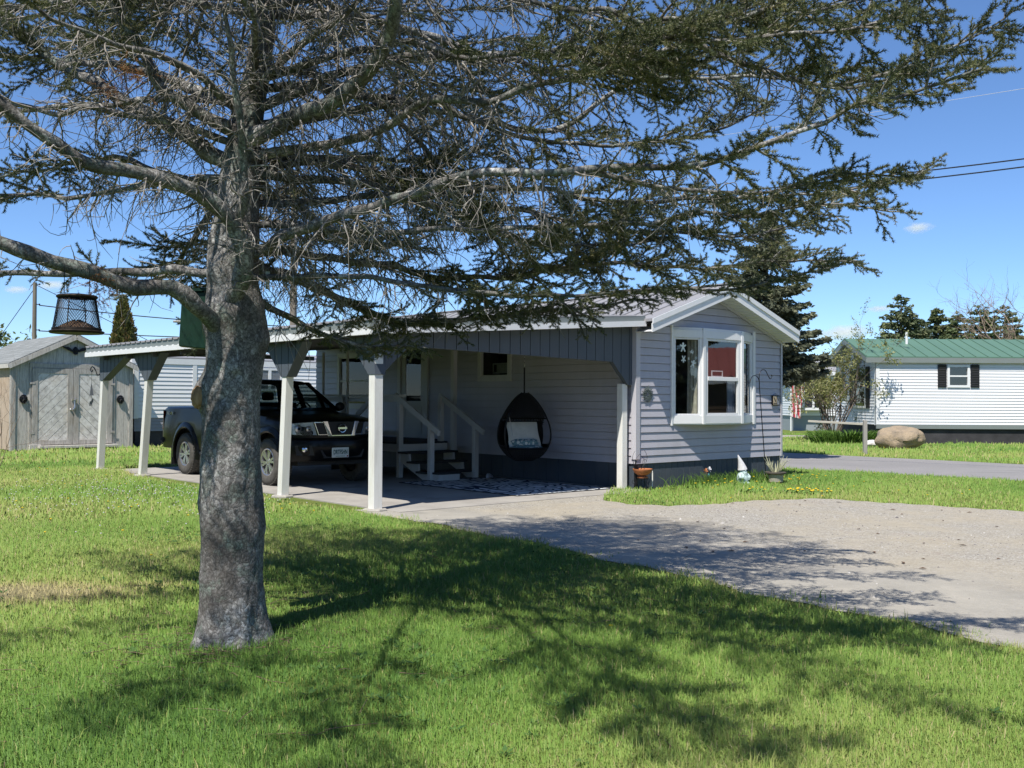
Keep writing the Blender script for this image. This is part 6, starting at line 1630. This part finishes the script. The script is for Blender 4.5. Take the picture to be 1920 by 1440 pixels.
NDL=leaf_mat('near_spruce_needles',[(0,(.035,.055,.028)),(.4,(.105,.13,.06)),(.8,(.22,.23,.11)),(1,(.34,.28,.12))],.22,.5)
fast_mesh('needles',V,F,NDL,tree,attr=c_)
print('TREE twigs',len(A5),'laterals',len(A7),'shoots',len(SH),'needles',len(F))
# rust coloured dead needle clumps and the tangled pale twigs
RUST=leaf_mat('rusty_dead_needles',[(0,(.16,.07,.03)),(1,(.36,.19,.08))],.2)
for loc,nn in (((-2.03,5.25,3.14),46),((-2.20,5.33,2.02),40)):
    rg=np.random.default_rng(int(abs(loc[0])*100)); d=unit(rg.normal(0,1,(nn,3))*np.array([1,.6,.8])); ln=rg.uniform(.05,.16,nn)[:,None]
    b0=np.array(loc)+rg.normal(0,.045,(nn,3)); W=np.stack([b0+d*ln*t+np.array([0,0,-.03])*t*t for t in np.linspace(0,1,5)],1)-OFF
    V,F,c_=needles(W,420,(.010,.018),.0014,7); fast_mesh('rusty_needles',V,F,RUST,tree,attr=c_)

# ---- things on the tree
bf=thing('bird_feeder','black wire mesh lampshade shaped feeder with brown seed hung from the lower left bough','feeder',(-2.271,5.25,1.79))
q=MB(); H_=.178; r0_,r1_=.119,.091; nw=50
def cone(t,a): r=r0_+(r1_-r0_)*t; return (r*math.cos(a),r*math.sin(a),.008+H_*t)
for k in range(nw):
    for sg in (-1,1): q.tube([cone(t,2*math.pi*k/nw+sg*t*1.25) for t in np.linspace(0,1,9)],.0012,3,cap=False)
q.build('mesh_cage',M['black_metal'],bf)
q=MB(); q.lathe([(0,-.004),(.130,-.006),(.136,.004),(.130,.008),(.12,.006),(0,.004)],40); q.build('tray',M['dark_rust'],bf,smooth=True)
q=MB(); q.lathe([(r1_+.006,H_+.0),(r1_+.012,H_+.008),(r1_+.004,H_+.016),(.05,H_+.022),(0,H_+.023)],40); q.lathe([(r0_+.003,.006),(r0_+.003,.022),(r0_-.004,.022)],40)
for a in (.0,1.57,3.14,4.71): q.tube([cone(0,a),cone(1,a)],.003,5)
q.build('rim',M['dark_rust'],bf,smooth=True)
q=MB(); rgS=np.random.default_rng(2)
q.lathe([(.118,.006),(.10,.022),(.07,.042),(.035,.058),(0,.063)],24)
for _ in range(900):
    r=.115*math.sqrt(rgS.random()); a=rgS.random()*6.28; z=.063*(1-(r/.12)**1.5)+.004; d=rgS.normal(0,1,3); d/=np.linalg.norm(d); s2=np.cross(d,[.3,.5,.8]); s2/=np.linalg.norm(s2)+1e-9; c=np.array([r*math.cos(a),r*math.sin(a),z])
    l=.006; w_=.0022; q.add([c-d*l,c+s2*w_,c+d*l,c-s2*w_],[(0,1,2,3)])
q.build('seed',simple('brown_seed',(.10,.06,.035),.9,0,.75,120),bf)
q=MB()
for x in (-.068,.065): q.tube([(x,0,H_+.02),(x,0,.27),(x*.98,-.0,.36+(.0 if x<0 else -.03))],.0022,5); q.tube([(x+.008*math.cos(a),0,H_+.026+.008*math.sin(a)) for a in np.linspace(0,6.28,12)],.0015,4)
q.build('hanger_wire',M['wire'],bf)
bh=thing('birdhouse','dark green wooden nest box with a perch fixed behind the left of the spruce trunk','birdhouse',(-1.90,6.16,1.75),R(14))
q=MB(); q.prism([(-.135,0),(.06,-.004),(.06,.38),(-.02,.37),(-.135,.13)],lambda a,b,t:(a,t,b),-.07,.07) if False else q.prism([(-.128,.015),(.03,.0),(.035,.345),(-.112,.335)],lambda a,b,t:(a,t,b),-.07,.07); q.build('box',M['green_paint'],bh,bevel=.004)
q=MB(); q.box(.03,-.085,-.05,.062,.085,.42); q.build('back_board',M['black_plastic'],bh,bevel=.006)
q=MB(); q.beam((-.13,0,.347),(.045,0,.362),.17,.018); q.build('lid',M['green_paint'],bh)
q=MB(); q.tube([(-.08,-.02,.165),(-.165,-.02,.165)],.007,6); q.build('perch',M['wood_dark'],bh)
tg_=thing('hanging_strip','narrow pale green strip hanging from a bough right of the spruce trunk','strip',(-1.444,5.93,2.095),R(10))
q=MB(); q.box(-.012,-.002,0,.012,.002,.105); q.build('strip',simple('pale_green_plastic',(.50,.56,.50),.5,0,.1,20),tg_)
q=MB(); q.tube([(0,0,.105),(.003,.0,.19)],.0012,4); q.build('cord',M['wire'],tg_)
# ------------------------------------------------------------------ grass, flowers, loose stones
def lawn_mask(x,y):
    u,v=WH(x,y)
    eu=edge_u(v)+np.random.default_rng(len(np.atleast_1d(x))).normal(0,.045,np.shape(x))*(1+2*(np.sin(v*5.3)>.6))
    front=(u<eu)&(v<9.9)
    back=(v>=9.9)&(u<4.3)&~((u>-4.4)&(u<-1.0)&(v>18.4))&~((u>-.85)&(v>18.9))
    apr=in_poly(u,v,[tuple(p) for p in _apron]+[(30,-30),(30,30),(4.15,30),(4.15,0.02),(0,.0),(-.2,.12)])
    m=front|back|apr
    m&=~in_poly(x,y,ROAD); m&=~in_poly(x,y,DRIVE2)
    m&=~((x>12.6)&(y>34.9)&(y<39.4)); m&=((x-TX)**2+(y-TY)**2)>.05
    dx=(x+3.6)/1.1; dy=(y-7.5)/.55
    return m
def dry(x,y):
    f=np.exp(-(((x+3.75)/.95)**2+((y-7.45)/.42)**2)); f=np.maximum(f,.5*np.exp(-(((x+2.75)/.35)**2+((y-7.75)/.2)**2)))
    u,v=WH(x,y); e=edge_u(v)-u
    f=np.maximum(f,.55*np.exp(-(e/.12)**2)*(v<9)); return f
def nz2(x,y,s,seed):
    rg=np.random.default_rng(seed); out=np.zeros_like(x)
    for k in range(7):
        a=rg.random()*6.28; f=s*rg.uniform(.6,1.9); out+=np.sin((x*math.cos(a)+y*math.sin(a))*f+rg.random()*6.28)
    return out/7*1.6
gr=np.random.default_rng(8)
def blades(n,d0,d1,ang,h,wd,seed,tilt=.45):
    rg=np.random.default_rng(seed)
    d=np.sqrt(rg.random(n)*(d1*d1-d0*d0)+d0*d0); a=rg.uniform(-ang,ang,n); x=d*np.sin(a); y=d*np.cos(a)
    k=lawn_mask(x,y); x=x[k];y=y[k]
    cl=nz2(x,y,3.2,3)+.6*nz2(x,y,9,4); keep=rg.random(len(x))<np.clip(.80+.35*cl,.25,1)*(1-.78*dry(x,y)); x=x[keep];y=y[keep]; N=len(x)
    cl=nz2(x,y,3.2,3)+.6*nz2(x,y,9,4)
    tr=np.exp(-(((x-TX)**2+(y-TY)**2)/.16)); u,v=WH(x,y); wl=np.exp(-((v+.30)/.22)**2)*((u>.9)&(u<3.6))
    H=h*rg.gamma(9,1/9.,N)*(1+.30*cl+.8*tr+.5*wl)*(1-.35*dry(x,y)); H=np.clip(H,.012,.30)
    az=rg.random(N)*6.283; ln=np.stack([np.cos(az),np.sin(az),np.zeros(N)],1); t_=np.abs(rg.normal(0,tilt,N))[:,None]
    sdv=np.stack([-np.sin(az),np.cos(az),np.zeros(N)],1); tw=rg.normal(0,.6,N)[:,None]; wv=(sdv*np.cos(tw)+ln*np.sin(tw))*(wd*rg.uniform(.7,1.3,N)[:,None])
    p=np.stack([x,y,np.full(N,-.004)],1); up=np.array([0,0,1.]); Hc=H[:,None]
    m_=p+up*Hc*.55+ln*Hc*t_*.30; tp=p+up*Hc*np.clip(1-.25*t_,.4,1)+ln*Hc*t_*.95
    V=np.stack([p-wv,p+wv,m_-wv*.8,m_+wv*.8,tp],1).reshape(-1,3); b=np.arange(N)[:,None]*5
    F=np.concatenate([b+np.array([[0,1,3]]),b+np.array([[0,3,2]]),b+np.array([[2,3,4]])],1).reshape(-1,3)
    big=.5+.5*nz2(x,y,1.1,9)
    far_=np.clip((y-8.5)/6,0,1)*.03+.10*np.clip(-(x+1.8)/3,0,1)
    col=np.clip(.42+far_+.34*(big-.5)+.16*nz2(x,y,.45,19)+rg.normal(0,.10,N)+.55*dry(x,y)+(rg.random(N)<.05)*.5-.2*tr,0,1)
    ft=np.array([0,-.8,.6]); A=V[F[:,0]];B=V[F[:,1]];C=V[F[:,2]]; fl=((np.cross(B-A,C-A))*ft).sum(1)<0; F[fl]=F[fl][:,::-1]
    nn=unit(np.cross(sdv,up)*0+np.array([0,-.25,1.])+ln*.45*t_+rg.normal(0,.14,(N,3)))
    return V,F,np.repeat(col,5),np.repeat(nn,5,axis=0)
GRASS=leaf_mat('grass_blades',[(0,(.065,.155,.03)),(.38,(.19,.325,.062)),(.62,(.285,.375,.095)),(.85,(.38,.355,.14)),(1,(.48,.42,.22))],.30,.5)
sets=[blades(420000,2.6,7.0,R(40),.044,.0021,1,.75),blades(340000,7.0,13.0,R(36),.045,.0036,2,.7),blades(240000,13.0,24,R(34),.054,.0062,3,.5),blades(150000,24,46,R(33),.075,.013,4,.3)]
b=0;Vs=[];Fs=[];Cs=[];Ns=[]
for V,F,c_,n_ in sets: Vs.append(V);Fs.append(F+b);Cs.append(c_);Ns.append(n_);b+=len(V)
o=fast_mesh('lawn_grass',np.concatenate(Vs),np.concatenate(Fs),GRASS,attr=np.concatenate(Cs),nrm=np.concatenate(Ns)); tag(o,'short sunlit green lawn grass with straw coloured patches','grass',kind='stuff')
print('GRASS',sum(len(f) for f in Fs)//3)
# tall grass and strap leaves along the gable skirting
rg=np.random.default_rng(21); N=560; uu=np.concatenate([rg.normal(1.55,.35,180),rg.normal(2.75,.5,280),rg.uniform(.4,4.0,100)]); vv=-rg.gamma(2.2,.11,N)-.05
pos=np.array([HW(a,b) for a,b in zip(uu,vv)]); az=rg.random(N)*6.28; Hh_=rg.uniform(.10,.30,N); ln=np.stack([np.cos(az),np.sin(az),np.zeros(N)],1); sp_=rg.uniform(.1,.7,N)[:,None]*Hh_[:,None]
P=np.stack([pos+np.array([0,0,1.])*(Hh_*(t-.22*t*t))[:,None]+ln*sp_*t*t for t in (0,.33,.66,1.)],1); V,F=tubes_np(P,np.tile(np.array([.006,.0055,.004,.001]),(N,1)),3)
o=fast_mesh('border_leaves',V,F,LILY,attr=np.repeat(rg.random(N),12)); tag(o,'tufts of long green leaves growing along the slate skirting','plants',kind='stuff')
# dandelions: each clump by the gravel is a thing, the scattered heads are one
YEL=simple('dandelion_yellow',(.72,.50,.02),.7,0,.2,30); STEM=simple('dandelion_stem',(.14,.24,.05),.8,0,.2,10)
def heads(q,c,n,spread,h,r,rg,stem=None):
    for _ in range(n):
        x,y=c[0]+rg.normal(0,spread),c[1]+rg.normal(0,spread*.8); z=h*rg.uniform(.6,1.2); rr=r*rg.uniform(.7,1.2)
        q.lathe([(0,-.010),(rr*.6,-.004),(rr,.004),(rr*.75,.010),(0,.013)],8,(x,y,z))
        if stem is not None: stem.tube([(x,y,0),(x,y,z)],.003,4)
for k,(u,v,n,lab) in enumerate(((1.62,-2.62,11,'right hand yellow dandelion clump at the gravel edge'),(.72,-2.42,13,'middle and widest yellow dandelion clump at the gravel edge'),(.25,-1.65,4,'left small yellow dandelion clump in the grass before the gnome'))):
    pass
rgD=np.random.default_rng(31)
def gpt(px,py):
    # spots read off on the flat ground, in metres
    return px,py
for (x,y,n,lab) in ((4.40,15.75,10,'yellow dandelion clump at the gravel edge below the potted plant'),(4.72,15.62,12,'rightmost yellow dandelion clump at the gravel edge'),(3.85,15.9,5,'small leftmost dandelion clump at the gravel edge below the gnome')):
    d_=thing('dandelion_clump',lab,'flowers',(x,y,0)); q=MB(); sm_=MB(); heads(q,(0,0),n,.10,.085,.024,rgD,sm_); q.build('flower',YEL,d_,smooth=True)
    for _ in range(60):
        a=rgD.random()*6.28; l=rgD.uniform(.08,.2); b0=(rgD.normal(0,.09),rgD.normal(0,.06),0); sm_.add([b0,(b0[0]+l*.5*math.cos(a)-.014*math.sin(a),b0[1]+l*.5*math.sin(a)+.014*math.cos(a),l*.4),(b0[0]+l*math.cos(a),b0[1]+l*math.sin(a),l*.25),(b0[0]+l*.5*math.cos(a)+.014*math.sin(a),b0[1]+l*.5*math.sin(a)-.014*math.cos(a),l*.4)],[(0,1,2,3)])
    sm_.build('leaves',STEM,d_)
q=MB(); cnt=0
while cnt<230:
    d=math.sqrt(rgD.random())*34; a=rgD.uniform(-R(29),R(29)); x=d*math.sin(a); y=d*math.cos(a)
    if d<4.5 or not bool(lawn_mask(np.array([x]),np.array([y]))[0]): continue
    if d<11 and rgD.random()<.85: continue
    q.lathe([(0,-.006),(.014,.0),(.016,.004),(0,.009)],6,(x,y,.05)); cnt+=1
for _ in range(26):
    p=HW(rgD.uniform(.6,4.2),rgD.uniform(-1.2,-.35)); q.lathe([(0,-.006),(.018,.0),(.020,.006),(0,.011)],6,(p.x,p.y,.08+.05*rgD.random()))
tag(q.build('dandelions',YEL),'yellow dandelion heads scattered over the lawn','flowers',kind='stuff')
# loose stones on the gravel
rg=np.random.default_rng(5); n=40000; uu=rg.uniform(-6.3,3.5,n); vv=-9.5+10*rg.random(n)**.8
dp=[tuple(p) for p in DRIVE]; k=in_poly(uu,vv,dp); uu=uu[k];vv=vv[k]; cl=nz2(uu,vv,1.4,2); k=rg.random(len(uu))<np.clip((.35+.5*cl)*np.clip(.15+(uu+4)/3.,.12,1),.03,1); uu=uu[k];vv=vv[k]; N=len(uu)
x=CX+uu*cu-vv*su; y=CY+uu*su+vv*cu; s_=rg.gamma(2.2,.0019,N)+.0025; oc=np.array([(1,0,0),(0,1,0),(-1,0,0),(0,-1,0),(0,0,.8),(0,0,-.4)],float)
V=np.stack([x,y,np.full(N,.008)],1)[:,None,:]+oc[None]*s_[:,None,None]*rg.uniform(.6,1.3,(N,6,1)); fc=np.array([(0,1,4),(1,2,4),(2,3,4),(3,0,4)]); F=(np.arange(N)[:,None,None]*6+fc[None]).reshape(-1,3)
PEB=leaf_mat('loose_stone',[(0,(.12,.11,.105)),(.5,(.28,.26,.24)),(.92,(.38,.36,.33)),(1,(.55,.53,.5))],0,.9)
o=fast_mesh('gravel_stones',V.reshape(-1,3),F,PEB,attr=np.repeat(rg.random(N),6)); tag(o,'loose grey stones scattered over the gravel drive','gravel',kind='stuff')
# a few dead leaves on the drive
q=MB(); rgL=random.Random(4)
for _ in range(36):
    u=rgL.uniform(-4.8,.8); v=rgL.uniform(-7,-2.2)
    if not bool(in_poly(np.array([u]),np.array([v]),dp)[0]): continue
    p=HW(u,v,.014); a=rgL.random()*6.28; l=rgL.uniform(.02,.05)
    q.add([(p.x-l*math.cos(a),p.y-l*math.sin(a),p.z),(p.x-.4*l*math.sin(a),p.y+.4*l*math.cos(a),p.z+.012),(p.x+l*math.cos(a),p.y+l*math.sin(a),p.z+.004),(p.x+.4*l*math.sin(a),p.y-.4*l*math.cos(a),p.z+.008)],[(0,1,2,3)])
tag(q.build('fallen_leaves',simple('brown_leaf',(.10,.055,.03),.9,0,.4,20)),'small brown dead leaves lying on the drive','leaves',kind='stuff')

q=MB(); rgC=np.random.default_rng(77); cnt=0
while cnt<420:
    x=rgC.normal(-5.2,1.5); y=rgC.normal(15.2,1.6)
    if not bool(lawn_mask(np.array([x]),np.array([y]))[0]): continue
    q.lathe([(0,-.004),(.009,.0),(.010,.006),(0,.010)],5,(x,y,.045)); cnt+=1
tag(q.build('clover_heads',simple('pale_petals',(.62,.60,.60),.8)),'tiny pale flower heads sprinkled over the left lawn','flowers',kind='stuff')

# fallen twigs and needle litter beneath the spruce
rgT=np.random.default_rng(91); N=520; a=rgT.random(N)*6.283; rr=np.abs(rgT.normal(0,1,N)); near=rgT.random(N)<.55
rr=np.where(near,.26+rr*.22,.3+rr*1.6); x=TX+np.cos(a)*rr; y=TY+np.sin(a)*rr
ln=rgT.uniform(.02,.12,N)*np.where(near,.7,1); b=rgT.random(N)*6.283; z0_=rgT.uniform(.012,.035,N)
P=np.stack([np.stack([x+np.cos(b)*ln*t,y+np.sin(b)*ln*t,z0_+rgT.normal(0,.006,N)],1) for t in (-1,0,1)],1)
V,F=tubes_np(P,np.tile(np.array([.0022,.0026,.0014]),(N,1)),3)
o=fast_mesh('twig_litter',V,F,simple('brown_litter',(.17,.12,.08),.9,0,.4,30)); tag(o,'brown twig and needle litter in the grass round the spruce trunk','litter',kind='stuff')

# broad leaved weeds: small rosettes in the lawn
rgW=np.random.default_rng(123); d=np.sqrt(rgW.random(5200)*(15**2-3**2)+9); a=rgW.uniform(-R(32),R(32),5200); x=d*np.sin(a); y=d*np.cos(a); k=lawn_mask(x,y)&(rgW.random(5200)<np.clip(.1+.9*nz2(x,y,1.3,55),0,1)); x=x[k];y=y[k]; N=len(x); nl=6
az=(np.arange(nl)[None]*6.283/nl+rgW.random((N,1))*6.28+rgW.normal(0,.25,(N,nl))); ln=rgW.uniform(.02,.05,(N,nl)); c0=np.stack([np.repeat(x[:,None],nl,1),np.repeat(y[:,None],nl,1),np.full((N,nl),.022)],-1)
di=np.stack([np.cos(az),np.sin(az),rgW.uniform(.1,.6,(N,nl))],-1); sd=np.stack([-np.sin(az),np.cos(az),np.zeros((N,nl))],-1); L_=ln[...,None]
V,F=quads_np((c0+di*L_*.6).reshape(-1,3),(di*L_*.5).reshape(-1,3),(sd*L_*.24).reshape(-1,3))
WEED=leaf_mat('weed_leaf',[(0,(.045,.11,.03)),(1,(.11,.20,.05))],.25); o=fast_mesh('lawn_weeds',V,F,WEED,attr=np.repeat(rgW.random(len(F)),4)); tag(o,'low broad leaved weeds dotted through the lawn','weeds',kind='stuff')
